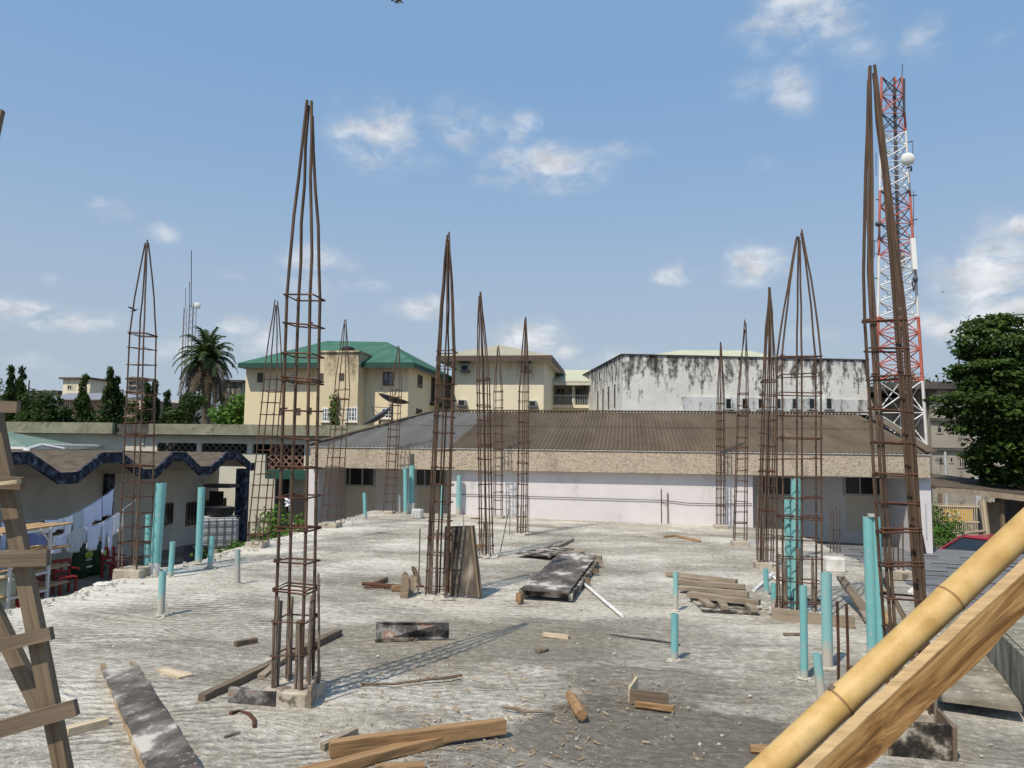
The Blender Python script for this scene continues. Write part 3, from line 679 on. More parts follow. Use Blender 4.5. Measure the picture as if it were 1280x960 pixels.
# kerb board round the wide cage
def board_px(name, pq, w, t, mat, label, cat, z=0., jag=.12, group=None, on=None):
    a, b = deck(*pq[0]), deck(*pq[1]); up = V((0,0,1))
    a = a+V((0,0,t/2+z)); b = b+V((0,0,t/2+z))
    o = MB().bar(a, b, w, t, jag=jag).build(name, mat); return tag(o, label, cat, group)
kt = thing('timber_kerb', deck(1000, 775), 'low timber kerb boards framing the base of the widest rebar cage', 'timber kerb')
a, b, c = deck(967, 774), deck(1069, 786), deck(975, 762)
MB().bar(a+V((0,0,.05)), b+V((0,0,.05)), .03, .11, jag=.06).build('board', M['w_grey'], kt)
MB().bar(a+V((0,.03,.05)), c+V((0,.25,.05)), .03, .11, jag=.06).build('board', M['w_grey'], kt)
MB().box(deck(1000, 771)+V((.0,.09,.02)), (.52, .26, .06)).build('mortar_bed', M['plaster'], kt, bevel=.01)
# boards at near-left footing
fb = thing('formwork_edge', deck(350, 885), 'tarred formwork boards around the footing of the nearest left cage', 'formwork')
p = deck(287, 880); q = deck(344, 885)
MB().bar(p+V((0,0,.05)), q+V((0,0,.05)), .022, .10, jag=.1).build('board', M['w_paint'], fb)
p = deck(384, 888); q = deck(397, 862)
MB().bar(p+V((.01,0,.07)), q+V((.01,0,.07)), .022, .14, jag=.1).build('board', M['w_grey'], fb)
p = deck(326, 868); q = deck(345, 852)
MB().bar(p+V((0,0,.11)), q+V((0,.1,.13)), .05, .025, jag=.1).build('board', M['w_grey'], fb)
# loose starter rods set upright in the deck
def rod(u, v, ut, vt, label, r=.008, mat='starter', tie=None, lean=0.):
    p = deck(u, v); t = atd(ut, vt, dep(p)+lean)
    o = MB().tube([p-V((0,0,.02)), p.lerp(t, .5)+V((.004,0,0)), t], r, 7).build('steel_rod', M[mat])
    return tag(o, label, 'steel rod', 'single steel rods set in the deck')
rod(398, 874, 398, 717, 'thin upright steel rod right beside the nearest left cage')
rod(385, 886, 388, 760, 'shorter upright rod at the front corner of the nearest left footing')
rod(522.5, 742, 525, 661, 'upright rod left of the dense cage, behind broken boards')
rod(564, 745, 566, 660, 'pale upright rod in front of the standing streaked board')
rod(580, 660, 578, 633, 'short slanted rod rising behind the standing streaked board', r=.007)
rod(625, 690, 636, 637, 'slanted loose rod right of the three-bar cage', r=.007)
rod(637, 668, 637.5, 620, 'thin rod just left of the cage by the white wall', r=.007)
rod(661, 668, 661, 620, 'thin rod just right of the cage by the white wall', r=.007)
rod(1048, 868, 1046.5, 752, 'rust-red rod, left of the pair behind the bamboo', r=.010, mat='tie')
rod(1060, 862, 1058, 755, 'rust-red rod, right of the pair behind the bamboo', r=.010, mat='tie')
def starters(pts, label, tie=None, r=.009, foot=None):
    p0 = deck(*pts[0][:2]); root = thing('starter_bars', p0, label, 'starter bars', 'clusters of short starter bars')
    tops = []
    for u, v, vt in pts:
        p = deck(u, v); t = atd(u-.5, vt, dep(p)); tops.append((p, t)); MB().tube([p-V((0,0,.02)), t], r, 6).build('bar', M['bar'], root)
    if tie: 
        for f in tie: MB().tube([a.lerp(b, f)+V((0,-.012,0)) for a, b in tops], .005, 5).build('stirrup', M['tie'], root)
    if foot: MB().box(p0+V((.1,0,.05)), (foot, foot, .12)).build('footing', M['footing'], root, bevel=.012)
    return root
starters([(827, 654.5, 611), (835, 655, 616)], 'two short bars tied together against the white wall', (.62,), r=.012)
starters([(1038, 690, 632), (1042, 689, 637), (1046, 691, 633), (1050, 690, 636)], 'four short bars before the shaded right wall of the hall', (.1, .5))
starters([(1111, 722, 655), (1117, 724, 662), (1123, 723, 660), (1129, 724, 652)], 'short bars in a mortar block at the deck edge by the grey shingle roof', (.15,), foot=.3)

# ================================================================ plastic pipes standing in the deck
def pipe(u, vb, ut, vt, w, label, mat='teal', collar=None, double=False, dz=0):
    p = deck(u, vb); d = dep(p); t = atd(ut, vt, d); r = w*d/FPX/2
    root_needed = collar or double
    def one(p, t, r):
        ax = (t-p).normalized(); mb = MB()
        prof = [(p-ax*.02, r), (t, r), (t, r*.86), (t-ax*min(.25, (t-p).length*.8), r*.84)]
        x = ax.cross(V((0,1,0))).normalized(); y = ax.cross(x); n = 20; rs = [[c+x*(math.cos(k*2*math.pi/n)*q)+y*(math.sin(k*2*math.pi/n)*q) for k in range(n)] for c, q in prof]
        mb.rings(rs, cap=False); mb.f.append(tuple(range(3*n, 4*n))[::-1]); mb.sm = True
        return mb
    root = thing('drain_pipe', p, label, 'pipe', 'plastic pipes standing in the deck')
    if double:
        u2, vt2, w2 = double; r2 = w2*d/FPX/2
        one(p, t, r).build('pipe', M[mat], root)
        p2 = p+V((1,0,0))*((u2-u)*d/FPX) - V((0, .02, 0)); t2 = atd(ut+u2-u, vt2, d)-V((0,.02,0)); one(p2, t2, r2).build('pipe', M[mat], root)
        MB().bar(t+V((0,0,.012)), t2.lerp(t, .1)+V((0,0,.012)), .10, .02).build('cap', M[mat], root)
    else:
        one(p, t, r).build('pipe', M[mat], root)
    if not collar and d < 15:
        mb = MB(); mb.ball(p+V((0,0,.002)), (r*1.45+.014, r*1.4+.014, .020), 13, 6, .3); mb.build('mortar_mound', M['mound'], root)
    if collar: 
        hgt, k = collar; mb = MB()
        mb.rings([[p+V((math.cos(a)*r*k, math.sin(a)*r*k, z)) for a in [2*math.pi*i/20 for i in range(20)]] for z in (-.01, hgt, hgt+.02)]); mb.sm = True
        mb.build('mortar_collar', M['plaster'], root)
    return root
pipe(193, 720, 201.5, 604, 12.5, 'tallest teal pipe at the left deck edge, with a mortar collar', 'teal', collar=(.14, 1.05))
pipe(184, 718, 186, 643, 8.5, 'teal pipe half hidden between the left cage and the tallest teal pipe', 'teal')
pipe(213, 722, 216, 677, 6.5, 'short teal pipe just right of the tallest teal pipe', 'teal')
pipe(201, 770, 203.5, 714, 8.5, 'short teal pipe standing alone forward on the left of the deck', 'teal2')
pipe(248, 705, 252, 609, 8.5, 'tall slim teal pipe in front of the caged water tank', 'teal')
pipe(262, 710, 265.5, 670, 6.5, 'short teal pipe at the deck edge below the caged water tank', 'teal')
pipe(297, 731, 297, 687, 6.5, 'short grey pipe left of the nearest left cage', 'grey_pipe')
pipe(456.5, 648, 455.5, 616, 4.5, 'small teal pipe before the shaded left verandah', 'teal')
pipe(499.5, 642, 499.5, 619, 3.6, 'grey stub pipe left of the far pair of teal pipes', 'grey_pipe')
pipe(507, 643, 506.5, 585, 5.2, 'shorter teal pipe of the far pair before the verandah', 'teal')
pipe(513.5, 642, 515, 582, 7, 'taller teal pipe of the far pair, mortar at its foot', 'teal', collar=(.22, 1.5))
pipe(552, 648, 552.5, 607, 4.2, 'thin teal pipe seen through the dense cage', 'teal')
pipe(573, 644, 574, 594, 6, 'teal pipe with pale lower half at the left end of the white wall', 'teal2')
pipe(843, 826, 843.5, 767, 9, 'bright teal pipe in front of the stacked boards right of centre', 'teal')
pipe(844.5, 764, 844.5, 715, 6.6, 'pale mortar-splashed pipe right behind the bright teal one, by the stacked boards', 'teal2')
pipe(958.5, 746, 957, 711, 6.4, 'small teal pipe in front of the plaster-splashed block', 'teal')
pipe(968, 761, 967, 729, 7.4, 'small teal pipe at the left corner of the timber kerb', 'teal')
pipe(994, 768, 995, 597, 12.5, 'tallest teal pipe inside the widest rebar cage', 'teal')
pipe(987, 766, 985, 621, 9.5, 'flat-capped teal pipe inside the widest cage, left of the tallest', 'teal')
pipe(1005.5, 850, 1004, 732, 9, 'slim teal pipe in front of the widest cage', 'teal')
pipe(1034.5, 836, 1032.5, 716, 13, 'thick teal pipe with a grey mortar streak, between slim pipe and rusty rods', 'teal2')
pipe(1091, 820, 1085, 646, 12.5, 'very tall pair of joined teal pipes left of the nearest right cage', 'teal', double=(1100, 646, 10))
pipe(1028, 884, 1021, 817, 10.5, 'leaning stained teal pipe just above the bamboo', 'teal2')
# white offcuts
vt = thing('pipe_offcut', deck(962, 738), 'white plastic pipe offcuts lying in a V by the plaster-splashed block', 'pipe offcut')
for a, b in (((942, 741), (966, 722)), ((964, 721), (984, 737))):
    p, q = deck(*a), deck(*b); MB().tube([p+V((0,0,.02)), q+V((0,0,.05 if b[0] < 970 else .02))], .018, 8).build('pipe_piece', M['white_pvc'], vt)
wp = MB().tube([deck(730, 733)+V((0,0,.03)), deck(778, 773)+V((0,0,.02))], .017, 9).build('white_pole', M['white_pvc']); tag(wp, 'long white plastic pole lying beside the formwork panel', 'pole')

# ================================================================ timber, formwork and scraps on the deck
def sheet_px(name, quad, z, t, mat, label=None, cat=None, parent=None, group=None, tilt=None):
    ps = [deck(u, v, z) for u, v in quad]
    if tilt: ps = [p+V((0,0,dz)) for p, dz in zip(ps, tilt)]
    # subdivide the outline for a worn edge
    out = []; n = len(ps)
    for i in range(n):
        a, b = ps[i], ps[(i+1) % n]; k = max(2, int((b-a).length/.12)); nn = (b-a).cross(V((0,0,1))).normalized()
        for j in range(k): out.append(a.lerp(b, j/k)+nn*(random.uniform(-.008, .008) if j else 0))
    o = MB().prism(out, V((0,0,-t))).build(name, M[mat], parent)
    if label: tag(o, label, cat, group)
    return o
# long dark plank lower left
fp = thing('formwork_plank', deck(185, 900), 'long blackened formwork plank with whitened edge lying in the left foreground', 'plank')
sheet_px('plank', [(128, 835), (172, 832), (262, 972), (192, 978)], .07, .022, 'w_form', parent=fp)
a, b = deck(128, 837), deck(190, 982); MB().bar(a+V((-.004,0,.024)), b+V((-.004,0,.024)), .03, .045, jag=.2).build('batten', M['w_chip'], fp)
a, b = deck(171, 835), deck(258, 972); MB().bar(a+V((-.03,0,.024)), b+V((-.06,0,.024)), .04, .045, jag=.15).build('batten', M['w_grey'], fp)
# raised formwork panel mid deck
fm = thing('raised_formwork', deck(700, 735), 'white-worn formwork panel lying raised on battens mid deck', 'formwork panel')
sheet_px('plywood_sheet', [(651, 735.5), (711, 740), (745.5, 694), (702, 689)], .115, .018, 'w_form', parent=fm)
def at_h(u, v, h): return deck(u, v, h)
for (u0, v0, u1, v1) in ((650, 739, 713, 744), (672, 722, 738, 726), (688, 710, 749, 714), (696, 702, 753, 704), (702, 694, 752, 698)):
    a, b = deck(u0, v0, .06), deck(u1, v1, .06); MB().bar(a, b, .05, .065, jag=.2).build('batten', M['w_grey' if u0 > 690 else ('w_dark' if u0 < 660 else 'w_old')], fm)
a, b = deck(646, 747, .05), deck(653, 748, .05); MB().bar(a, b, .06, .09, jag=.1).build('batten', M['w_raw'], fm)
a, b = deck(655, 742, .05), deck(705, 700, .05); MB().bar(a, b, .04, .07, jag=.1).build('runner', M['w_dark'], fm)
a, b = deck(713, 747, .05), deck(748, 702, .05); MB().bar(a, b, .04, .07, jag=.1).build('runner', M['w_dark'], fm)
sheet_px('ply_offcut', [(644, 691.5), (690, 681.5), (718, 686), (687, 695.5)], .05, .015, 'w_dark', 'flat dark plywood sheet behind the raised formwork panel', 'plywood')
sheet_px('ply_offcut', [(700, 691), (727, 685), (731, 689), (706, 694)], .05, .03, 'w_grey', 'small grey board end behind the raised formwork panel', 'plywood')
a, b = deck(697, 683, .03), deck(716, 674, .03); o = MB().bar(a, b, .05, .04, jag=.1).build('timber_batten', M['w_grey']); tag(o, 'thin grey batten beyond the dark plywood sheet', 'batten')
# stacked board pallet at right
pl = thing('nailed_boards', deck(890, 745), 'panel of parallel boards nailed to battens lying right of centre', 'board panel')
for (u0, v0, u1, v1, z, m_) in ((833, 717, 921, 727, .05, 'w_grey'), (846, 727, 931, 733.5, .05, 'w_grey'), (849, 734.5, 935, 742.5, .06, 'w_grey'), (860, 743, 949, 753, .08, 'w_grey')):
    a, b = deck(u0, v0, z), deck(u1, v1, z); MB().bar(a, b, .09, .05, jag=.08).build('board', M[m_], pl)
for (u0, v0, u1, v1) in ((866, 741, 888, 757), (897, 747, 906, 760), (929, 751, 944, 763)):
    a, b = deck(u0, v0, .05), deck(u1, v1, .05); MB().bar(a, b, .07, .035, jag=.12).build('batten', M['w_grey'], pl)
sheet_px('backing_sheet', [(855, 738), (878, 763), (944, 766), (942, 752)], .025, .015, 'w_dark', parent=pl)
# streaked board standing against the dense cage
p0, p1 = deck(553, 744), deck(603, 747); t0, t1 = atd(556, 658, dep(p0)+.12), atd(593, 657, dep(p1)+.12)
st = thing('standing_board', (p0+p1)/2, 'wide dark streaked formwork board standing upright against the dense cage', 'formwork board')
MB().prism([p0, p1, t1, t0], V((0, .02, 0))).build('sheet', M['w_stand'], st)
MB().bar(p1+V((-.03,-.006,0)), t1+V((-.03,-.006,0)), .022, .05, V((0,1,0)), jag=.1).build('batten', M['w_oldz'], st)
MB().bar(p0.lerp(p1, .22)+V((0,-.008,0)), t0.lerp(t1, .22)+V((0,-.008,0)), .02, .05, V((0,1,0)), jag=.1).build('batten', M['w_oldz'], st)
# broken board scraps left of the dense cage
def upright_scrap(quad, lean, th, mat, label, cat='board scrap'):
    b0 = deck(*quad[0]); b1 = deck(*quad[1]); d = dep((b0+b1)/2)
    t1, t0 = atd(*quad[2], d+lean), atd(*quad[3], d+lean)
    o = MB().prism([b0, b0.lerp(b1, .5)+V((0,0,-.01)), b1, b1.lerp(t1, .55)+V((.015,0,0)), t1, t1.lerp(t0, .5)+V((0,0,.02)), t0, b0.lerp(t0, .5)+V((-.01,0,0))], FH*th).build('board_scrap', M[mat])
    return tag(o, label, cat)
upright_scrap([(500, 748), (509, 749), (510, 718), (503, 717)], .10, .025, 'w_oldz', 'upright broken brown board end left of the dense cage')
upright_scrap([(508, 746), (516, 743), (521, 722), (512, 720)], .12, .03, 'w_grey', 'pale broken board leaning on the brown scrap by the dense cage')
upright_scrap([(522, 730), (527, 733), (520, 711), (514, 709)], -.05, .02, 'w_old', 'curled dark board tip poking up behind the broken scraps')
for (q, lab, r_, m_) in ((((453, 729.5), (499, 733), .03), 'rusty pipe lying left of the broken boards', .022, 'tie'), (((455, 734.5), (530, 733), .02), 'thin rusty bar lying along the rusty pipe', .012, 'tie')):
    a, b, z = q; o = MB().tube([deck(*a, z), deck(*b, z)], r_, 8).build('rusty_bar', M[m_]); tag(o, lab, 'rusty bar')
board_px('board_scrap', ((490, 738), (500, 738)), .07, .05, M['w_raw'], 'short brown block at the foot of the broken boards', 'wood block')
board_px('board_scrap', ((467, 733), (482, 726)), .06, .05, M['w_old'], 'brown stick crossing the rusty pipe', 'wood block')
a = deck(585, 684, .06); o = MB().bar(a, deck(604, 682, .07), .09, .06, jag=.15).build('wood_block', M['w_raw']); tag(o, 'orange wood block between the standing board and the three-bar cage', 'wood block')
# flat paint-spattered board
p0, p1 = deck(470, 802), deck(561, 798.5); d_ = dep(p0); t0, t1 = atd(470, 778, d_+.04), atd(561, 778, d_+.04)
sb = thing('spattered_board', (p0+p1)/2, 'paint-spattered dark board lying on its edge beside the long cage shadow', 'board')
MB().prism([p0, p1, t1, t0], FH*.022).build('board', M['w_paint'], sb)
MB().bar(p0+V((0,-.012,.012)), p0.lerp(p1, .52)+V((0,-.012,.012)), .02, .024, jag=.1).build('batten', M['w_dark'], sb)
# long square stick behind cage B
a, b = deck(252, 873, .03), deck(424, 790, .03); o = MB().bar(a, b, .055, .05, jag=.1).build('timber_stick', M['w_old']); tag(o, 'long weathered stick lying behind the nearest left cage', 'timber')
# raw timbers in the foreground
a, b = deck(411, 936, .055), deck(631, 907, .06); o = MB().bar(a, b, .06, .075, jag=.08).build('raw_timber', M['w_raw']); tag(o, 'raw orange timber, upper of two in the centre foreground', 'timber')
a, b = deck(352, 975, .03), deck(560, 921, .03); o = MB().bar(a, b, .075, .045, jag=.12).build('raw_timber', M['w_raw']); tag(o, 'raw orange timber passing under the upper one in the foreground', 'timber')
a, b = deck(402, 934, .02), deck(445, 913, .03); o = MB().bar(a, b, .035, .03, jag=.12).build('timber_stick', M['w_grey']); tag(o, 'short grey stick behind the raw orange timbers', 'timber')
a, b = deck(470, 962, .02), deck(530, 958, .02); o = MB().bar(a, b, .06, .03, jag=.12).build('timber_scrap', M['w_raw']); tag(o, 'orange scrap at the bottom edge beneath the raw timbers', 'timber')
a, b = deck(83, 914, .03), deck(134, 901, .03); o = MB().bar(a, b, .06, .04, jag=.06).build('timber_block', M['w_pale']); tag(o, 'pale timber length beside the ladder foot', 'timber')
a, b = deck(203, 838, .015), deck(232, 847, .015); o = MB().bar(a, b, .10, .025, jag=.15).build('timber_block', M['w_pale']); tag(o, 'small pale board scrap right of the blackened plank', 'timber')
a, b = deck(294, 805, .02), deck(320, 800, .02); o = MB().bar(a, b, .045, .04, jag=.12).build('timber_block', M['w_old']); tag(o, 'short grey stick lying left of the nearest left cage', 'timber')
pts = [deck(712, 868, .04), deck(718, 878, .05), deck(727, 894, .045)]
o = MB().tube([pts[0], pts[0].lerp(pts[1], .5), pts[1], pts[1].lerp(pts[2], .5), pts[2]], [.028, .036, .034, .037, .033], 7, smooth=False).build('wood_chunk', M['w_raw']); tag(o, 'curved raw wood chunk lying alone in the centre foreground', 'wood chunk')
a, b = deck(680, 793, .02), deck(711, 796.5, .02); o = MB().bar(a, b, .05, .03, jag=.1).build('timber_block', M['w_pale']); tag(o, 'pale cream stick lying beyond the tan floor patch', 'timber')
a, b = deck(672, 814, .01), deck(684, 811, .01); o = MB().bar(a, b, .05, .02, jag=.2).build('timber_scrap', M['w_old']); tag(o, 'tiny dark splinter in front of the pale cream stick', 'timber')
ub = thing('broken_box', deck(815, 880), 'broken corner of a wooden box on the damp dark patch', 'broken box')
a, b = deck(787, 880), deck(836, 886)
MB().bar(a+V((0,.02,.045)), b+V((0,.02,.045)), .018, .085, jag=.06).build('board', M['w_old'], ub)
a2 = deck(796, 864); MB().bar(a+V((0,.03,.05)), a2+V((0,0,.05)), .018, .09, jag=.08).build('board', M['w_pale'], ub)
a, b = deck(793, 884), deck(842, 890); MB().bar(a+V((0,0,.02)), b+V((0,0,.02)), .03, .03, jag=.1).build('lip', M['w_raw'], ub)
# twigs and wires
def twig(pts, r, mat, label, cat='twig'):
    ps = [deck(u, v, .012+random.uniform(0, .012)) for u, v in pts]
    o = MB().tube(ps, [r*random.uniform(.6, 1.2) for _ in ps], 6).build('twig' if cat == 'twig' else cat.replace(' ', '_'), M[mat]); return tag(o, label, cat)
twig([(452, 854), (470, 855), (490, 855), (510, 852.5), (535, 849), (560, 847), (577, 844)], .010, 'w_old', 'long thin brown twig beside the cage shadow')
twig([(627, 884), (645, 886), (655, 890), (675, 890), (693, 891)], .010, 'w_old', 'forked grey twig left of the curved wood chunk')
twig([(288, 892), (300, 889), (312, 893), (318, 900), (318, 908)], .012, 'tie', 'bent rusty strip before the tarred formwork boards', 'bent strip')
twig([(762, 793), (790, 797), (815, 800), (835, 803), (850, 806)], .008, 'wire', 'black wire snaking past the bright teal pipe foot', 'loose wire')
twig([(830, 671), (845, 670), (860, 674), (875, 677)], .03, 'w_raw', 'brown splintered wood near the white wall', 'wood splinter')
twig([(588, 648.5), (600, 648.5)], .03, 'tie', 'small rusty bar end left of the farthest cage', 'bar end')
twig([(280, 921), (300, 915)], .008, 'w_old', 'short dark twig below the bent rusty strip')
twig([(980, 794), (1000, 793)], .02, 'w_old', 'dark stick left of the slim teal pipe foot')
twig([(1062, 835), (1080, 832)], .012, 'tie', 'rusty scrap by the foot of the joined teal pipes', 'bar end')
twig([(938, 937), (955, 938), (972, 942)], .03, 'w_raw', 'reddish wood splinter just left of the bamboo foot', 'wood splinter')
# mortar blocks
o = MB().box(deck(1043, 714)+V((0,0,.09)), (.26, .22, .2)).build('mortar_block', M['plaster'], bevel=.02); tag(o, 'white mortar block near the right deck edge', 'mortar block')
o = MB().box(deck(522, 648)+V((0,0,.10)), (.22, .2, .2)).build('mortar_block', M['plaster'], bevel=.02); tag(o, 'small white block right of the far teal pair', 'mortar block')
o = MB().ball(deck(117, 733)+V((.12,0,.03)), (.10, .07, .03), 9, 6, .25).build('mortar_lump', M['plaster']); tag(o, 'white mortar lump on the left deck edge by the sacks', 'mortar lump')
o = MB().ball(V((3.28, deck(1187, 744).y, deckz(3.28, 9.5)+.015)), (.10, .12, .08), 8, 6, .18).build('mortar_lump', M['plaster']); tag(o, 'white mortar lump on the right deck edge by the shingle roof', 'mortar lump')
# planks at the right edge
a, b = deck(1083, 765, .06), deck(1051, 722, .22); o = MB().bar(a, b, .09, .03, jag=.1).build('timber_plank', M['w_old']); tag(o, 'weathered plank propped left of the joined teal pipes', 'plank')
a, b = deck(1086, 775, .04), deck(1066, 742, .10); o = MB().bar(a, b, .07, .03, jag=.1).build('timber_plank', M['w_grey']); tag(o, 'grey plank under the propped one by the joined teal pipes', 'plank')
a, b = deck(1150, 808, .02), deck(1103, 722, .55); o = MB().bar(a, b, .08, .03, jag=.1).build('timber_plank', M['w_old']); tag(o, 'plank leaning into the nearest right cage', 'plank')
a, b = deck(1128, 812, .03), deck(1104, 765, .15); o = MB().bar(a, b, .06, .03, jag=.1).build('timber_plank', M['w_raw']); tag(o, 'brown lath lying behind the nearest right cage', 'plank')
# footing formwork of cage N
ff = thing('footing_form', deck(1141, 940), 'tarred formwork box around the footing behind the bamboo', 'formwork')
p = deck(1141, 938); w = .155
for (a, b, m_) in ((V((-w,-w,.09)), V((w,-w,.09)), 'w_box'), (V((w+.012,-w-.02,.09)), V((w+.012,w,.11)), 'w_old'), (V((-w-.012,-w,.07)), V((-w-.012,w,.07)), 'w_grey')):
    MB().bar(p+a+V((0,.05,0)), p+b+V((0,.05,0)), .02, .18, jag=.06).build('board', M[m_], ff)
# mortar trough at the right edge
tr = thing('mortar_trough', deck(1220, 850), 'mortar-caked wooden mixing trough with one tall side at the right edge', 'mortar trough')
sheet_px('tray', [(1158, 868), (1278, 884), (1232, 812), (1190, 818)], .10, .03, 'caked', parent=tr)
a, b = deck(1283, 886, .10), deck(1222, 806, .10)
MB().prism([a, b, b+V((0,0,.26)), a+V((0,0,.30))], V((.035, .01, 0))).build('side_board', M['tray_side'], tr)
a2, b2 = a+V((.04,0,.27)), b+V((.04,0,.24))
MB().prism([a2, b2, b2+V((.55,.1,.02)), a2+V((.55,.05,.03))], V((0,0,.03))).build('lid_board', M['caked'], tr)
for t in (.12, .55, .9):
    q = deck(1158, 868).lerp(deck(1278, 884), t); MB().mm(q.x-.05, q.x+.05, q.y+.03, q.y+.5, deckz(q.x, q.y)+.005, .066).build('bearer', M['w_pale'], tr)
# loose fragments
def debris():
    mb = MB(); rng = random.Random(5)
    for i in range(480):
        if i < 420: u, v = rng.gauss(600, 150), rng.uniform(830, 960)
        elif i < 520: u, v = rng.gauss(545, 25), rng.gauss(828, 22)
        else: u, v = rng.uniform(60, 1270), rng.uniform(700, 960)
        if v < 690 or v > 985: continue
        p = deck(u, v); 
        if not (DX0+.2 < p.x < DX1-.2): continue
        a = rng.uniform(0, math.pi); l = rng.choice((.008, .012, .012, .018, .025, .045)); w = rng.uniform(.15, .4)*min(l, .025); dx = V((math.cos(a), math.sin(a), rng.uniform(-.2, .2))).normalized()
        mb.bar(p-dx*l*.5+V((0,0,.008)), p+dx*l*.5+V((0,0,.010)), w, .005, jag=0)
    o = mb.build('wood_debris', M['w_chip']); tag(o, 'scattered wood chips and splinters over the concrete deck', 'debris', kind='stuff')
    mb = MB()
    for i in range(900):
        u, v = (rng.uniform(0, 1270), rng.uniform(640, 970)); p = deck(u, v)
        if not (DX0+.03 < p.x < DX1-.03 and p.y < YW-.1): continue
        r = rng.choice((.002, .003, .003, .004, .005, .009))*(1+dep(p)*.05); mb.ball(p+V((0,0,r*.5)), (r*1.2, r, r*.8), 5, 4, .25)
    for i in range(480):   # crumbs along the left edge
        y = rng.uniform(5, 17.4); x = DX0+abs(rng.gauss(0, .16))+.02; r = rng.choice((.006, .008, .01, .014, .02)); mb.ball((x, y, deckz(x, y)+r*.4+.012), (r*1.3, r, r*.8), 5, 4, .25)
    for o_ in [o for o in bpy.data.objects if o.name.startswith(('drain_pipe', 'rebar_cage'))]:
        if o_.parent: continue
        k_ = 22 if o_.name[0] == 'r' else 9; sp_ = .20 if o_.name[0] == 'r' else .09
        for i in range(k_):
            x, y = o_.location.x+rng.gauss(0, sp_), o_.location.y+rng.gauss(0, sp_); r = rng.choice((.004, .006, .008, .012)); 
            if DX0+.02 < x < DX1-.02 and y < YW-.05: mb.ball((x, y, deckz(x, y)+r*.4+.004), (r*1.3, r, r*.8), 5, 4, .25)
    o = mb.build('mortar_crumbs', M['mound']); tag(o, 'pale mortar crumbs scattered over the deck and its edge', 'crumbs', kind='stuff')
debris()
# ================================================================ folded-roof building on the left
XE, XW = -15.7, -17.3
fr = thing('folded_roof_building', (XW-3, 22, GZ), 'low building with zigzag folded roof and peeling navy edge behind the laundry', 'building')
prof = [(11.0, 1.30), (12.2, 1.30), (13.4, .70), (14.1, .70), (15.3, 1.30), (16.4, 1.30)]
prof = [(9.0, .70), (9.8, .70), (11.0, 1.29), (12.2, 1.29), (13.3, .70), (14.0, .70), (15.2, 1.29)] + [(18.4, 1.30), (19.55, .72), (20.25, .72), (21.25, 1.28), (22.15, 1.28), (23.3, .72), (24.0, .72), (24.95, 1.28), (25.7, 1.28), (26.7, .74), (27.5, .74), (28.6, 1.28), (29.5, 1.28), (30.6, .80), (30.9, .80)]
def off(pr, dz): return [(y, z+dz) for y, z in pr]
XB = XE-11
rt_ = MB()
up, lo = off(prof, 0), off(prof, -.13)
for i in range(len(prof)-1):
    (y0, z0), (y1, z1) = up[i], up[i+1]; (a0, b0), (a1, b1) = lo[i], lo[i+1]
    rt_.add([(XE-.08, y0, z0), (XB, y0, z0), (XB, y1, z1), (XE-.08, y1, z1)], [(0,1,2,3)])
rt_.build('roof', M['brown_top'], fr)
so_ = MB()
for i in range(len(prof)-1):
    (a0, b0), (a1, b1) = lo[i], lo[i+1]
    so_.add([(XE-.08, a0, b0), (XB, a0, b0), (XB, a1, b1), (XE-.08, a1, b1)], [(0,1,2,3)])
so_.build('soffit', M['beige_wall'], fr)
fa = MB()
for i in range(len(prof)-1):
    (y0, z0), (y1, z1) = prof[i], prof[i+1]
    fa.prism([(XE, y0, z0+.03), (XE, y1, z1+.03), (XE, y1, z1-.30), (XE, y0, z0-.30)], V((-.08, 0, 0)))
fa.build('fascia', M['navy'], fr)
wl = MB(); poly = [(XW, y, z-.135) for y, z in prof] + [(XW, prof[-1][0], GZ), (XW, prof[0][0], GZ)]
wl.prism(poly, V((-.2, 0, 0))); wl.build('wall', M['beige_wall'], fr)
MB().mm(XB, XW-.21, 30.6, 30.8, GZ, .6).build('end_wall', M['beige_wall'], fr)
MB().mm(XB, XB+.2, 9.0, 30.5, GZ, .55).build('rear_wall', M['beige_wall'], fr)
def xwindow(u0, u1, v0, v1):
    y0, y1 = onX(u0, v0, XW).y, onX(u1, v0, XW).y; um = (u0+u1)/2; zt_, zb_ = onX(um, v0, XW).z, onX(um, v1, XW).z
    f = MB(); t = .06
    for ya, yb, za, zc in ((y0, y1, zt_-t, zt_), (y0, y1, zb_, zb_+t), (y0, y0+t, zb_+t, zt_-t), (y1-t, y1, zb_+t, zt_-t)): f.mm(XW-.02, XW+.05, ya, yb, za, zc)
    n = max(2, int((y1-y0)/.22))
    for i in range(1, n): y = y0+(y1-y0)*i/n; f.mm(XW-.01, XW+.045, y-.012, y+.012, zb_+t, zt_-t)
    w = f.build('window', M['brown_trim'], fr); MB().mm(XW-.02, XW+.012, y0+.01, y1-.01, zb_+.01, zt_-.01).build('pane', M['glass'], w)
xwindow(196, 216, 629, 656); xwindow(233, 282, 625, 653); xwindow(54, 90, 648, 668); xwindow(110, 135, 641, 660)
# dark end pier and little roofed recess at the far end
MB().mm(XE-.35, XE+.05, 30.0, 30.4, GZ, .60).build('pier', M['navy'], fr)
MB().mm(XE-1.2, XE-.1, 29.0, 29.9, -.15, -.02).build('ledge', M['dark_conc'], fr)
MB().mm(XE-1.1, XE-.5, 29.3, 29.35, -1.3, -.3).build('shutter', M['black'], fr)
# drain post on wall between folds
MB().mm(XW+.02, XW+.22, 23.5, 23.8, -1.0, .55).build('downpipe', M['navy'], fr)

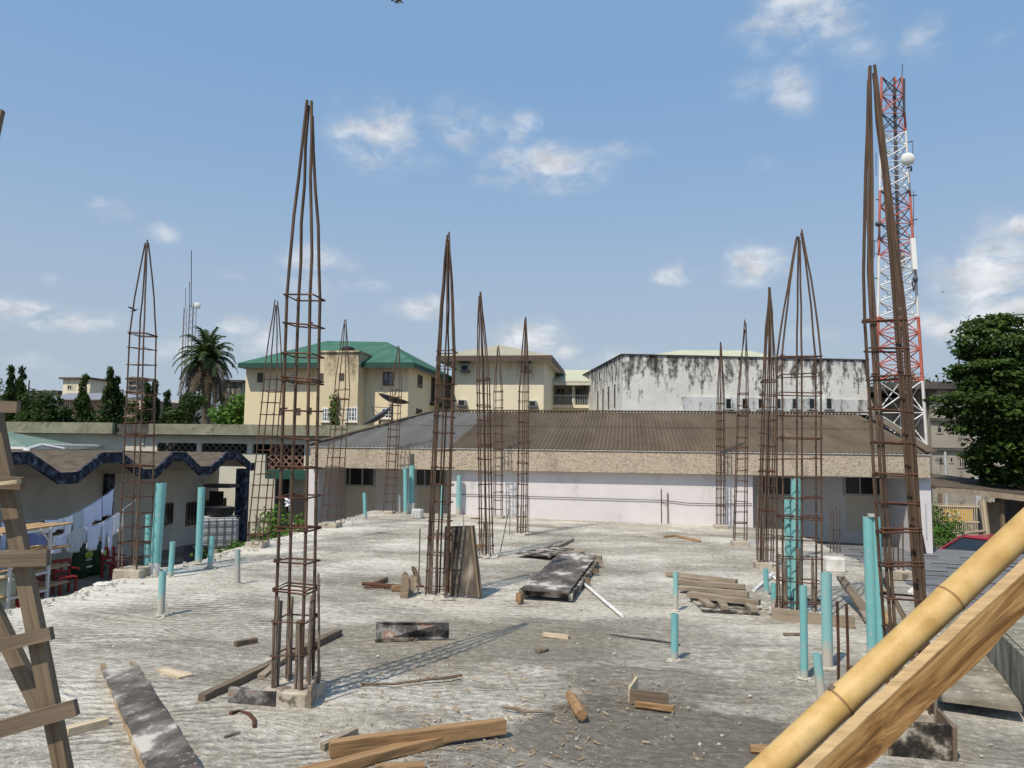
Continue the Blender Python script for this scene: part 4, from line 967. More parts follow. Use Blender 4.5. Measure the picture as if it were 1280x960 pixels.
# ---------------------------------------------------------------- long flat-roofed block behind, with mossy parapet
YL = 33.0
lb = thing('flat_roofed_block', (-14, YL+3, GZ), 'long flat-roofed block with mossy parapet and breeze-block openings behind the folded roof', 'building')
def zat(u, v, y=YL): return onY(u, v, y).z
zp1, zp0 = zat(250, 530.5), zat(250, 543.5)
xa, xb_ = onY(-260, 540, YL).x, onY(470, 540, YL).x
xs1, xs2 = onY(150, 535, YL).x, onY(195, 535, YL).x
MB().mm(xa, xs1, YL-.55, YL-.35, zp0, zp1+.03).build('parapet', M['mossy'], lb)
MB().mm(xs1+.002, xs2-.002, YL-.2, YL-.02, zp0-.02, zp1-.02).build('parapet', M['dark_conc'], lb)
MB().mm(xs2, xb_, YL-.55, YL-.35, zp0, zp1).build('parapet', M['mossy'], lb)
MB().mm(xa, xb_, YL-.34, YL+7.8, zp0-.02, zp0+.10).build('roof_slab', M['dark_conc'], lb)
w_ = MB(); zg1, zg0 = zat(250, 554), zat(250, 566)
w_.mm(xa, xb_, YL, YL+.2, zg1, zp0-.022); w_.mm(xa, xs2+.1, YL+.001, YL+.2, GZ, zg1-.001)
cols_ = [onY(u, 555, YL).x for u in (195, 249, 312, 336)]
for x in cols_[1:3]: w_.mm(x-.12, x+.12, YL+.002, YL+.2, zg0, zg1-.001)
w_.mm(cols_[0], onY(332, 560, YL).x, YL+.003, YL+.2, GZ, zg0-.002)
xd0, xd1 = onY(343, 620, YL).x, onY(361, 620, YL).x; xr0 = onY(379, 600, YL).x
zl0 = zat(350, 588)
w_.mm(onY(332, 560, YL).x+.001, xd0, YL+.002, YL+.2, GZ, zl0-.002); w_.mm(xd1, xb_, YL+.002, YL+.2, GZ, zl0-.002); w_.mm(xr0, xb_, YL+.003, YL+.2, zl0, zg1-.001)
w_.build('wall', M['offwhite'], lb)
MB().mm(cols_[0]-.1, xr0+.1, YL+1.6, YL+1.7, GZ, zg1+.3).build('inner_wall', M['dark_conc'], lb)
def breeze(x0, x1, z0, z1):
    """lattice of diagonal bars"""
    mb = MB(); p = .32; t = .05; n = int((x1-x0+z1-z0)/p)+2
    for i in range(-1, n):
        for sg in (1, -1):
            # line x+sg*z
            if sg > 0: a = (x0+i*p-(z1-z0), z0); b = (x0+i*p, z1)
            else: a = (x0+i*p-(z1-z0), z1); b = (x0+i*p, z0)
            (ax, az), (bx, bz) = a, b
            if bx <= x0 or ax >= x1: continue
            if ax < x0: f = (x0-ax)/(bx-ax); ax, az = x0, az+(bz-az)*f
            if bx > x1: f = (x1-ax)/(bx-ax); bx, bz = x1, az+(bz-az)*f
            if (V((ax,0,az))-V((bx,0,bz))).length < .05: continue
            yy = YL+.05+(.004 if sg > 0 else 0); mb.bar((ax, yy, az), (bx, yy, bz), .10, t)
    return mb
breeze(cols_[0]+.1, cols_[1]-.12, zg0, zg1).build('breeze_screen', M['dark_conc'], lb)
breeze(cols_[1]+.12, cols_[2]-.12, zg0, zg1).build('breeze_screen', M['dark_conc'], lb)
breeze(cols_[3], xr0-.003, zl0, zg1).build('breeze_screen', M['terracotta'], lb)
sg = MB(); sg.mm(onY(178, 550, YL).x, onY(181, 550, YL).x, YL-.08, YL-.01, zg1-.1, zp0-.1); sg.build('downpipe', M['offwhite'], lb)
# door canopy, dark doorway
MB().mm(onY(334, 590, YL-1).x, onY(397, 590, YL-1).x, YL-1.2, YL-.003, zat(360, 599, YL-1.2), zat(360, 588, YL-1.2)).build('door_canopy', M['green_dark'], lb)
MB().mm(xd0, xd1, YL+.15, YL+.22, GZ, zl0-.05).build('door', M['black'], lb)
MB().mm(onY(365, 640, YL).x, onY(388, 640, YL).x, YL-.06, YL-.01, zat(370, 650), zat(370, 617)).build('wall_panel', M['brownwall'], lb)
# white pipe run along the folded roof
pp = MB(); 
q = [onX(u, v, -24.5) for u, v in ((30, 562.5), (52, 556), (140, 557.5), (141, 548))]
pp.tube(q[:3], .07, 6); pp.tube(q[2:], .07, 6); pp.tube([onX(52, 556, -24.5), onX(80, 561, -24)], .07, 6); pp.tube([onX(30, 562.5, -24.4), onX(37, 564, -24.2)], .09, 6)
po = pp.build('roof_pipe', M['white_paint']); tag(po, 'white water pipe run along the folded roof', 'pipe')
# small green hipped roof behind left
gh = thing('small_pavilion', onY(8, 560, 30), 'small hipped pale green roof peeking over the folded roof at the far left', 'pavilion')
gp = onY(0, 538, 31); e0, e1 = onY(54, 558.5, 30), onY(-60, 558, 30)
zE = e0.z
gr_ = MB(); gr_.add([(e1.x, 29, zE), (e0.x, 29, zE), (e0.x, 33, zE), (e1.x, 33, zE), ((gp.x), 31, gp.z)], [(0,1,4),(1,2,4),(2,3,4),(3,0,4)]); gr_.build('roof', M['pavilion'], gh)
MB().mm(e1.x+.3, e0.x-.3, 29.3, 32.7, GZ, zE-.002).build('wall', M['offwhite'], gh)
MB().mm(e1.x, e0.x, 29, 33, zE-.10, zE-.004).build('eave', M['white_paint'], gh)

# ================================================================ green-roofed cream house
YG = 45.0
gh = thing('green_roofed_house', (-18, YG+6, GZ), 'cream three-storey house with green hipped metal roof and stained stair tower', 'house')
cx0, cx1 = onY(306, 500, YG).x, onY(510, 500, YG).x; cy1 = YG+12.6
ze_ = onY(470, 458.5, YG-.8).z
MB().mm(cx0, cx1, YG, cy1, GZ, ze_+.05).build('wall', M['cream'], gh)
def hip_roof(parent, x0, x1, y0, y1, ze, r0, r1, mat, fmat, fh=.28, soff=True):
    mb = MB(); a, b = V(r0), V(r1)
    c = [V((x0,y0,ze)), V((x1,y0,ze)), V((x1,y1,ze)), V((x0,y1,ze))]
    if (a-b).length < .05: mb.add(c+[a], [(0,1,4),(1,2,4),(2,3,4),(3,0,4)])
    elif abs(a.x-b.x) > abs(a.y-b.y): mb.add(c+[a,b], [(0,1,5,4),(1,2,5),(2,3,4,5),(3,0,4)])
    else: mb.add(c+[a,b], [(0,1,4),(1,2,5,4),(2,3,5),(3,0,4,5)])
    mb.build('roof', mat, parent)
    f = MB(); t = .06
    for xa, xb, ya, yb in ((x0,x1,y0,y0+t),(x0,x1,y1-t,y1),(x0,x0+t,y0+t,y1-t),(x1-t,x1,y0+t,y1-t)): f.mm(xa, xb, ya, yb, ze-fh, ze-.012)
    f.build('fascia', fmat, parent)
    MB().mm(x0+t, x1-t, y0+t, y1-t, ze-fh+.02, ze-fh+.06).build('soffit', M['beige_wall'], parent)
ra, rb = onY(409, 426, YG+6), onY(484, 427.5, YG+6)
hip_roof(gh, onY(297, 460, YG-.9).x, onY(517, 457, YG-.9).x, YG-.9, cy1+.9, ze_+.25, ra, rb, M['green_roof'], M['green_dark'])
# stair tower block projecting through the eave
tx0, tx1 = onY(398, 480, YG-1.3).x, onY(447.5, 480, YG-1.3).x; zt_ = onY(420, 440.5, YG-1.3).z
MB().mm(tx0, tx1, YG-1.3, YG+3.5, GZ, zt_).build('stair_tower', M['cream_t'], gh)
MB().mm(tx0-.08, tx1+.08, YG-1.4, YG+3.6, zt_+.002, zt_+.10).build('tower_cap', M['cream_t'], gh)
tk = MB(); p = onY(435, 432, YG+.8); tk.rings([[V((p.x+math.cos(a)*r, YG+.8+math.sin(a)*r, z)) for a in [2*math.pi*i/16 for i in range(16)]] for r, z in ((.40, zt_+.1), (.43, zt_+.2), (.40, zt_+.35), (.43, zt_+.5), (.32, zt_+.6), (.12, zt_+.64))]); tk.sm = True
tko = tk.build('roof_tank', M['black']); tag(tko, 'black water tank on the stair tower of the green-roofed house', 'water tank')
for (u0, v0, u1, v1, nm, bars, pn, y) in ((362, 467, 370, 480, 1, 3, 'glass', YG), (397.5, 466.5, 404, 475, 1, 0, 'glass_blue', YG-1.3), (424, 466.5, 430, 475, 1, 0, 'glass_blue', YG-1.3), (479, 465, 492.5, 482, 1, 0, 'glass_blue', YG), (349, 510, 355.5, 518, 1, 0, 'glass_blue', YG), (369.5, 510, 375.5, 518, 1, 0, 'glass_blue', YG), (385, 509.5, 389.5, 517, 0, 0, 'glass', YG),
    (402.5, 510, 415.5, 527, 3, 2, 'glass_blue', YG-1.3), (432.5, 509, 447, 527, 3, 2, 'glass_blue', YG-1.3), (477, 510, 491, 523, 2, 2, 'glass', YG), (322, 466, 329, 478, 1, 0, 'glass', YG)):
    window(gh, None, u0, v0, u1, v1, y, nm, bars, 'white_paint' if bars else 'brown_trim', pn, 'cream2' if bars else None, fw=.07)
def side_window(parent, x, u0, u1, v0, v1, fm='brown_trim', pn='glass'):
    y0, y1 = onX(u0, v0, x).y, onX(u1, v0, x).y; um = (u0+u1)/2; a, b = onX(um, v0, x).z, onX(um, v1, x).z
    f = MB(); t = .08
    for ya, yb, za, zc in ((y0,y1,a-t,a),(y0,y1,b,b+t),(y0,y0+t,b+t,a-t),(y1-t,y1,b+t,a-t),((y0+y1)/2-.03,(y0+y1)/2+.03,b+t,a-t)): f.mm(x-.02, x+.05, ya, yb, za, zc)
    w = f.build('window', M[fm], parent); MB().mm(x-.02, x+.015, y0+.01, y1-.01, b+.01, a-.01).build('pane', M[pn], w); return w
side_window(gh, cx1, 522, 527.5, 469, 485); side_window(gh, cx1, 539, 544.5, 472, 503); side_window(gh, cx1, 520, 527, 511, 519)
bl = MB(); y0, y1 = onX(537, 500, cx1).y, onX(551, 500, cx1).y; zb_ = onX(544, 505, cx1).z
bl.mm(cx1+.001, cx1+1., y0, y1, zb_-.15, zb_)
for i in range(9): y = y0+(y1-y0)*i/8; bl.mm(cx1+.95, cx1+.99, y-.02, y+.02, zb_, zb_+.9)
bl.mm(cx1+.94, cx1+1., y0, y1, zb_+.9, zb_+.96); bl.build('balcony', M['black'], gh)
# ivy on tower
def leaves(name, clumps, n, size, mat, parent=None, label=None, cat=None, up=.5, seed=1, aspect=.55, loc=None, kind=None, shell=.6, droop=0.):
    """many small bent leaf faces spread through ellipsoidal clumps"""
    rng = random.Random(seed); mb = MB()
    for c, r in clumps:
        c = V(c)
        for i in range(n):
            d = V((rng.gauss(0,1), rng.gauss(0,1), rng.gauss(0,1))).normalized(); q = rng.random()**(1-shell)
            p = c+V((d.x*r[0]*q, d.y*r[1]*q, d.z*r[2]*q))
            nrm = (d*.7+V((rng.gauss(0,.5), rng.gauss(0,.5), up+rng.gauss(0,.5)))).normalized()
            t = V((rng.gauss(0,1), rng.gauss(0,1), rng.gauss(0,.6)-droop)); t = (t-nrm*t.dot(nrm)).normalized(); b = nrm.cross(t)
            s = size*rng.uniform(.6, 1.35); w = s*aspect
            k = len(mb.v); mb.v += [tuple(p-t*s*.5), tuple(p+b*w*.5-nrm*s*.08), tuple(p+t*s*.5-nrm*s*.1), tuple(p-b*w*.5-nrm*s*.08)]
            mb.f.append((k, k+1, k+2, k+3))
    o = mb.build(name, M[mat], parent, loc=loc)
    if label: tag(o, label, cat, kind=kind)
    return o
iv = [(onY(418, v, YG-1.45), (.35, .1, .5)) for v in (498, 506, 514, 522, 528)]
leaves('creeper', iv, 60, .22, 'leaf_bush', None, 'green creeper climbing the stair tower of the green-roofed house', 'creeper', seed=3)
# ---- old satellite dishes on the flat roof
def satdish(p, r, face, label, tilt):
    root = thing('satellite_dish', p, label, 'satellite dish')
    f = V(face).normalized(); x = f.cross(V((0,0,1))).normalized(); y = x.cross(f); c = p+V((0,0,tilt)); mb = MB(); rs = []
    for q in (.03, .35, .7, 1.): rs.append([c+x*(math.cos(a)*r*q)+y*(math.sin(a)*r*q)+f*(r*.28*q*q) for a in [2*math.pi*i/20 for i in range(20)]])
    for q in (1., .7, .35, .03): rs.append([c+x*(math.cos(a)*r*q)+y*(math.sin(a)*r*q)+f*(r*.28*q*q-.03) for a in [2*math.pi*i/20 for i in range(20)]])
    mb.rings(rs); mb.sm = True; mb.build('reflector', M['steel'], root)
    MB().tube([p, c-f*.05], .05, 8).build('pole', M['steel'], root)
    tp = c+f*r*.85; MB().tube([c+x*r*.9+f*r*.24, tp], .015, 5).tube([c-x*r*.9+f*r*.24, tp], .015, 5).tube([c+y*r*.9+f*r*.24, tp], .015, 5).ball(tp, .05, 6, 4).build('feed_arm', M['steel'], root)
p = atd(490, 532, 34.5); satdish(p, .72, (.25, .1, .95), 'dark upturned satellite dish on a post above the hall roof left end', 1.05)
p = atd(474, 536, 33); satdish(p, .72, (-.5, -.25, .85), 'low dark satellite dish tilted on the flat roof before the green-roofed house', .42)

# ================================================================ cream block with wall air conditioners
YC = 53.0
cb = thing('cream_block', (onY(625, 500, YC).x, YC+4, GZ), 'pale cream two-storey block with four wall air conditioners and low tan roof', 'building')
x0, x1 = onY(566, 500, YC).x, onY(679.5, 500, YC).x; ze = onY(640, 447.5, YC-1).z
MB().mm(x0, x1, YC, YC+9, GZ, ze-.05).build('wall', M['cream2'], cb)
pk = onY(623, 431, YC+4)
hip_roof(cb, onY(545, 445, YC-1).x, onY(690, 445, YC-1).x, YC-1, YC+10, ze+.18, (pk.x, YC+4, pk.z), (pk.x+.02, YC+4, pk.z), M['tan_roof'], M['brown_trim'], fh=.36)
def ac(u0, v0, u1, v1, label):
    a, b = onY(u0, v0, YC), onY(u1, v1, YC); r = thing('air_conditioner', ((a.x+b.x)/2, YC, b.z), label, 'air conditioner', 'wall air conditioners on the cream block')
    MB().mm(a.x, b.x, YC-.45, YC-.003, b.z, a.z).build('case', M['tank'], r, bevel=.02)
    g_ = MB(); g_.mm(a.x+.05, b.x-.05, YC-.46, YC-.452, b.z+.05, a.z-.05); g_.build('grille', M['black'], r)
    MB().mm(a.x-.06, b.x+.06, YC-.5, YC-.003, b.z-.09, b.z-.005).build('bracket', M['steel'], r)
    if v0 < 480: MB().mm(a.x-.1, b.x+.1, YC-.6, YC-.003, a.z+.16, a.z+.20).build('hood', M['steel'], r)
ac(578, 457, 587, 464, 'upper left air conditioner on the cream block'); ac(654, 457, 663, 464, 'upper right air conditioner on the cream block')
ac(574, 500, 583, 507.5, 'lower left air conditioner on the cream block'); ac(662, 501, 671, 508.5, 'lower right air conditioner on the cream block')
# ---------------------------------------------------------------- veranda block with pale green roof
YV = 60.0
vb = thing('veranda_block', (onY(715, 500, YV).x, YV+4, GZ), 'two-storey veranda block with pale green roof between the cream and white buildings', 'building')
x0, x1 = onY(676, 500, YV).x, onY(775, 500, YV).x; zr, zs, zf = onY(710, 478.5, YV).z, onY(710, 508.5, YV).z, onY(710, 500.5, YV).z
rr = MB(); tpz = onY(715, 463.5, YV+5).z; rr.prism([(x0, YV-.8, zr), (x1, YV-.8, zr), (x1, YV+5, tpz), (x0, YV+5, tpz)], V((0,0,.08))); rr.build('roof', M['pale_roof'], vb)
MB().prism([(x0, YV+5, tpz), (x1, YV+5, tpz), (x1, YV+11, zr), (x0, YV+11, zr)], V((0,0,.079))).build('rear_roof', M['pale_roof'], vb)
MB().mm(x0, x1, YV-.78, YV-.72, zr-.25, zr-.01).build('fascia', M['offwhite'], vb)
MB().mm(x0, x1, YV+2.2, YV+2.4, GZ, zr+.2).build('rear_wall', M['beige_wall'], vb)
MB().mm(x0, x1, YV-.2, YV+2.19, zs-.1, zf-.35).build('floor_slab', M['cream2'], vb)
MB().mm(x0, x1, YV, YV+.15, GZ, zs-.12).build('front_wall', M['cream2'], vb)
ps = MB()
for u in (689, 717): x = onY(u, 490, YV).x; ps.mm(x-.1, x+.1, YV-.15, YV+.05, zf-.35, zr+.1)
ps.build('post', M['offwhite'], vb)
rl = MB(); 
for i in range(46): x = x0+(x1-x0)*i/45; rl.mm(x-.015, x+.015, YV-.12, YV-.09, zf-.34, zf+.35)
rl.mm(x0, x1, YV-.14, YV-.07, zf+.35, zf+.42); rl.build('railing', M['alu'], vb)
for u0, u1 in ((691, 706), (709, 716), (719, 734), (679, 687)): window(vb, None, u0, 485, u1, 499, YV+2.2, 2, 0, 'offwhite', 'glass', fw=.08)
# ================================================================ mould-streaked white building (turned a little)
th = R(13.3); bx = V((math.cos(th), math.sin(th), 0)); by = V((-math.sin(th), math.cos(th), 0))
c0 = atd(778, 480, 48.); nrm = by
wb = thing('mouldy_white_building', V((c0.x, c0.y, GZ)), 'large white flat building streaked with black mould behind the hall', 'building')
def wp_(u, v): return hit(u, v, c0, by)
zt = wp_(778, 443.5).z; Lx = (wp_(1084, 447)-c0).dot(bx)
def obox(mb, a0, a1, b0, b1, z0, z1):
    o = V((c0.x, c0.y, 0)); return mb.box(o+bx*((a0+a1)/2)+by*((b0+b1)/2)+V((0,0,(z0+z1)/2)), (abs(a1-a0), abs(b1-b0), abs(z1-z0)), (bx, by, V((0,0,1))))
obox(MB(), 0, Lx, 0, 15, GZ, zt).build('wall', M['white_mould'], wb)
obox(MB(), -.1, Lx+.1, -.08, 15.1, zt+.003, zt+.07).build('coping', M['dark_conc'], wb)
zl_ = wp_(900, 497.5).z
obox(MB(), 3.8, Lx-.02, -.10, -.002, GZ, zl_+.05).build('lower_band', M['white_mould2'], wb)
for u in (909.5, 930, 950, 971.5, 992.5, 1013.5, 1035):
    a = (wp_(u-4.4, 500)-c0).dot(bx); b = (wp_(u+4.4, 500)-c0).dot(bx); z1, z0 = wp_(u, 497.5).z, wp_(u, 511).z
    f = MB(); t = .07
    obox(f, a, b, -.16, -.105, z1-t, z1); obox(f, a-.1, b+.1, -.22, -.105, z0-.06, z0); obox(f, a, a+t, -.16, -.105, z0+.002, z1-t); obox(f, b-t, b, -.16, -.105, z0+.002, z1-t)
    w = f.build('window', M['white_mould2'], wb); obox(MB(), a+.01, b-.01, -.13, -.104, z0+.01, z1-.01).build('pane', M['glass'], w)
for k in range(6): obox(MB(), -.06, -.003, 2.+k*1.9, 2.2+k*1.9, zl_-.6, zl_+.9).build('rib', M['dark_conc'], wb) if k in (0, 1, 2, 3) else None
# pale roof further behind
ph = thing('pale_roofed_hall', atd(890, 520, 80), 'pale yellow-green low roof rising behind the mould-streaked white building', 'building')
e0, e1, pk = atd(800, 446, 78), atd(985, 449, 78), atd(890, 436.8, 86)
mb = MB(); dv = FH*16; mb.add([e0, e1, e1+dv, e0+dv, atd(850, 437.6, 86), atd(935, 438, 86)], [(0,1,5,4),(1,2,5),(2,3,4,5),(3,0,4)]); mb.build('roof', M['pale_roof'], ph)
mb = MB(); q0, q1 = V((e0.x, e0.y, GZ)), V((e1.x, e1.y, GZ)); mb.prism([q0+FH, q1+FH, q1+FH*15, q0+FH*15], V((0,0,e0.z-GZ-.05))); mb.build('wall', M['offwhite'], ph)
# ================================================================ grey apartment block on the right
YA = 50.
ab = thing('apartment_block', (onY(1220, 540, YA).x, YA+5, GZ), 'grimy grey three-storey apartment block behind the lattice mast', 'apartment building')
x0, x1 = onY(1164, 540, YA).x, onY(1300, 540, YA).x; xm = onY(1215, 540, YA).x
zt = onY(1200, 487, YA).z
MB().mm(x0, x1+6, YA, YA+10, GZ, zt).build('wall', M['grey_block'], ab)
xl = onY(1110, 540, YA+3).x
MB().mm(xl-1, x0-.002, YA+3, YA+10, GZ, zt-.3).build('side_wing', M['grey_block'], ab)
MB().prism([(xl-1.1, YA-.6, zt+.003), (x1+6.5, YA-.6, zt+.003), (x1+6.5, YA-.6, zt+1.1), (xm, YA-.6, onY(1215, 477, YA).z), (x0, YA-.6, onY(1164, 478, YA).z), (xl-1.1, YA-.6, onY(1164, 479, YA).z)], V((0, 11, 0))).build('roof_band', M['dark_conc'], ab)
for v in (524, 561, 603): z = onY(1190, v, YA).z; MB().mm(x0-.05, x1+6, YA-.18, YA-.002, z-.12, z+.06).build('ledge', M['dark_conc'], ab)
for (u0, v0, u1, v1) in ((1169, 495, 1175, 503.5), (1170, 533, 1178, 542), (1184, 533, 1191, 541), (1173, 571, 1179, 579), (1186, 571, 1192, 579), (1198, 536, 1208, 548), (1196, 568, 1207, 585)):
    window(ab, None, u0, v0, u1, v1, YA, 0 if u1-u0 < 9 else 3, 0, 'grey_block', 'glass', fw=.08)
MB().mm(onY(1181, 590, YA).x-.06, onY(1181, 590, YA).x+.06, YA-.16, YA-.01, GZ, onY(1181, 562, YA).z-.13).build('downpipe', M['alu'], ab)
MB().mm(onY(1219, 560, YA).x-.15, onY(1219, 560, YA).x+.15, YA-.2, YA-.003, GZ, onY(1219, 530, YA).z).build('downpipe', M['alu'], ab)
an = MB().tube([atd(1198.5, 476, 52), atd(1199, 433, 52)], .06, 5).build('roof_pole', M['steel']); tag(an, 'thin bare pole on the apartment roof left of the big tree', 'pole')
# ================================================================ lattice telecom mast
D_T = 33.
mast = thing('telecom_mast', V((*atd(1130, 560, D_T).xy, GZ)), 'red and white three-legged lattice telecom mast with one round dish', 'telecom mast')
SEG = [(96, 164, 'red_paint'), (164, 238, 'white_paint'), (238, 320, 'red_paint'), (320, 396, 'white_paint'), (396, 476, 'red_paint'), (476, 556, 'white_paint'), (556, 705, 'red_paint')]
def leg_u(v):
    t = (v-96)/(570-96); return (1102+(1095-1102)*t, 1127.5+(1159.5-1127.5)*t, 1118+(1128-1118)*t)
def leg_p(v, k):
    u = leg_u(v)[k]
    w = (leg_u(v)[1]-leg_u(v)[0])*D_T/FPX
    return atd(u, v, D_T + (0, 0, w*.85)[k])
for (v0, v1, mt) in SEG:
    lg = MB(); n = max(2, round((v1-v0)/20)) if v0 < 476 else max(1, round((v1-v0)/42)); br = MB(); rr_ = .066 if v0 > 300 else .052
    for k in range(3): MB().tube([leg_p(v0, k), leg_p(v1, k)], rr_, 6).build('leg_section', M[mt], mast)
    dk = MB()
    for j in range(n):
        a, b = v0+(v1-v0)*j/n, v0+(v1-v0)*(j+1)/n
        for k in range(3):
            l = (k+1) % 3; q = br if (j+k) % 2 else dk
            if mt == 'white_paint': q = br
            q.tube([leg_p(a, k), leg_p(b, l)], .03, 4); 
            q.tube([leg_p(b, k), leg_p(a, l)], .03, 4); br.tube([leg_p(b, k), leg_p(b, l)], .02, 4)
    br.build('bracing', M[mt], mast)
    if dk.v: dk.build('bracing', M['steel'] if v0 < 300 else M[mt], mast)
cb_ = MB(); 
for o in (0, .05, .1): cb_.tube([(leg_p(v, 0)+leg_p(v, 1)+leg_p(v, 2))/3+V((o,0,0)) for v in (110, 250, 400, 560)], .025, 5)
cb_.build('cable_run', M['steel'], mast)
def drum(c, ax, r, h, mat, name, parent):
    ax = V(ax).normalized(); x = ax.cross(V((0,0,1))).normalized(); y = x.cross(ax); mb = MB()
    mb.rings([[c+ax*t+x*(math.cos(a)*q)+y*(math.sin(a)*q) for a in [2*math.pi*i/24 for i in range(24)]] for t, q in ((0, r*.5), (h*.3, r*.93), (h*.6, r), (h, r), (h+.03, r*.9), (h+.06, r*.1))]); mb.sm = True
    return mb.build(name, mat, parent)
c = atd(1135.5, 199, D_T-.6); drum(c, EYE-c+V((-6,0,0)), .27, .22, M['dish'], 'dish', mast)
MB().tube([c, leg_p(200, 1)], .04, 6).tube([atd(1134, 210, D_T-.4), atd(1139, 208, D_T-.4), atd(1139, 214, D_T-.4)], .045, 6).build('dish_mount', M['steel'], mast)
def panel(u, v0, v1, w, mat, d=0):
    a, b = atd(u, v0, D_T-.3+d), atd(u+ (3 if mat == 'dish' else 0), v1, D_T-.3+d); MB().bar(a, b, w, .14, V((0,1,0))).build('antenna_panel', M[mat], mast)
panel(1130, 99, 142, .07, 'steel'); panel(1097.5, 107, 146, .06, 'steel'); panel(1140.5, 298, 337, .19, 'dish'); panel(1090.5, 246, 282, .14, 'tank'); panel(1128, 312, 338, .16, 'tank', 1)
ex = MB(); ex.tube([leg_p(96, 1), atd(1128, 80, D_T)], .018, 4)
for u, v0, v1 in ((1141, 178, 205), (1142, 238, 282), (1093, 300, 322), (1095, 190, 220)): ex.tube([atd(u, v0, D_T-.4), atd(u, v1, D_T-.4)], .015, 4)
for v, k, du in ((178, 1, 7), (245, 1, 7), (275, 1, 6), (318, 0, -5), (348, 0, -6), (250, 0, -5)): q = leg_p(v, k); ex.tube([q, q+V((du*D_T/FPX, -.1, 0))], .025, 4)
ex.tube([atd(1090, 283, D_T-.3), atd(1091, 300, D_T-.3), atd(1096, 302, D_T-.3), atd(1099, 292, D_T-.3), atd(1098, 280, D_T-.3)], .025, 5)
ex.tube([atd(1144, 338, D_T-.3), atd(1145, 350, D_T-.3), atd(1142, 364, D_T-.3), atd(1140, 352, D_T-.3)], .04, 5); ex.ball(atd(1098, 280, D_T-.3), (.14,.14,.12), 8, 5); ex.ball(atd(1144, 349, D_T-.3), (.12,.12,.16), 8, 5)
ex.build('aerials', M['steel'], mast)
# ---------------------------------------------------------------- far masts at left
def thinmast(u0, u1, v0, v1, d, w, label, mat, n=26, tank=False):
    r = thing('radio_mast', V((*atd(u0, v1, d).xy, GZ)), label, 'radio mast')
    a, b = atd(u0, v1, d), atd(u1, v0, d); a = V((a.x, a.y, GZ)); lg, br = MB(), MB()
    def P(t, k): q = a.lerp(b, t); aa = 2.1*k+.4; return q+V((math.cos(aa)*w, math.sin(aa)*w, 0))
    for k in range(3): lg.tube([P(0, k), P(1, k)], .032, 4)
    for j in range(n):
        for k in range(3): br.tube([P(j/n, k), P((j+1)/n, (k+1) % 3)], .016, 3)
    lg.build('leg', M[mat], r); br.build('bracing', M[mat], r); return r
thinmast(231, 239, 382, 530, 98, .30, 'tallest of three far radio masts behind the palm, with whip aerials', 'mast_dull')
wa = MB(); wa.tube([atd(239, 384, 98), atd(239.3, 313, 98)], .06, 4).tube([atd(232, 385, 98), atd(232, 360, 98)], .04, 4).tube([atd(236.5, 384, 98), atd(237, 352, 98)], .05, 4); wao = wa.build('whip_aerial', M['steel']); tag(wao, 'thin whip aerials on top of the far radio masts behind the palm', 'aerial')
thinmast(226, 231.5, 385, 530, 99, .24, 'left and thinnest of the far radio masts behind the palm', 'mast_dull')
rm = thinmast(238, 243, 380, 530, 97, .26, 'far radio mast carrying a small white dish, behind the palm', 'steel')
c = atd(247, 382, 97); drum(c, (.3, -.8, -.2), .42, .3, M['dish'], 'dish', rm); MB().tube([c, atd(242.5, 382, 97)], .08, 4).build('dish_arm', M['steel'], rm)
# ================================================================ trees
def limb_tree(name, base, h, label, clumps, n, size, mat, cat='tree', r0=.25, seed=1, limbs=8, up=.5, aspect=.55, shell=.6, droop=0.):
    root = thing(name, base, label, cat); rng = random.Random(seed); mb = MB()
    top = base+V((rng.uniform(-.2,.2), rng.uniform(-.2,.2), h)); mb.tube([base, base.lerp(top, .4)+V((.08*r0*4,0,0)), top], [r0, r0*.75, r0*.25], 8)
    for c, r in rng.sample(clumps, min(limbs, len(clumps))):
        s_ = base.lerp(top, rng.uniform(.35, .85)); c = V(c); mb.tube([s_, s_.lerp(c, .5)+V((0,0,.1*h*rng.random())), c], [r0*.4, r0*.25, r0*.08], 6)
    mb.build('trunk', M['bark'], root); leaves('crown', clumps, n, size, mat, root, seed=seed, up=up, aspect=aspect, shell=shell, droop=droop); return root
# big dark tree at right: tiers of leaf clumps
rng = random.Random(41); D = 31.; cl = []
outline = [(398, 1232, 1262), (407, 1211, 1290), (420, 1205, 1310), (432, 1204, 1330), (446, 1210, 1340), (460, 1196, 1345), (472, 1194, 1345), (484, 1192, 1345), (497, 1186, 1350), (510, 1192, 1350), (522, 1199, 1350), (536, 1200, 1350), (548, 1208, 1345), (562, 1216, 1340), (575, 1214, 1335), (588, 1222, 1320), (599, 1236, 1310)]
for k, (v, ul, ur) in enumerate(outline):
    ul += rng.uniform(-10, 10); w = ur-ul; n = max(3, int(w/15)); cxx = (ul+ur)/2
    for i in range(n+1):
        u = ul+8+(w-16)*i/n+rng.uniform(-6, 6); e = min(1, abs((u-cxx)/(w/2))); dd = math.sqrt(max(0, 1-e*e))*w*.5*D/FPX
        for sg in ((-1,) if rng.random() < .6 else (-1, 1)):
            c = atd(u, v+rng.uniform(-7, 7), D+sg*dd*rng.uniform(.6, 1.0)); q = rng.uniform(.28, .66); cl.append((c, (q*1.4, q*1.4, q*.55)))
base = V((*atd(1275, 560, D).xy, GZ))
limb_tree('broadleaf_tree', base, 6.2, 'big dense dark-green broadleaf tree at the right edge', cl, 140, .25, 'leaf_tree', r0=.32, seed=42, limbs=26, up=.9, aspect=.5, shell=.5)
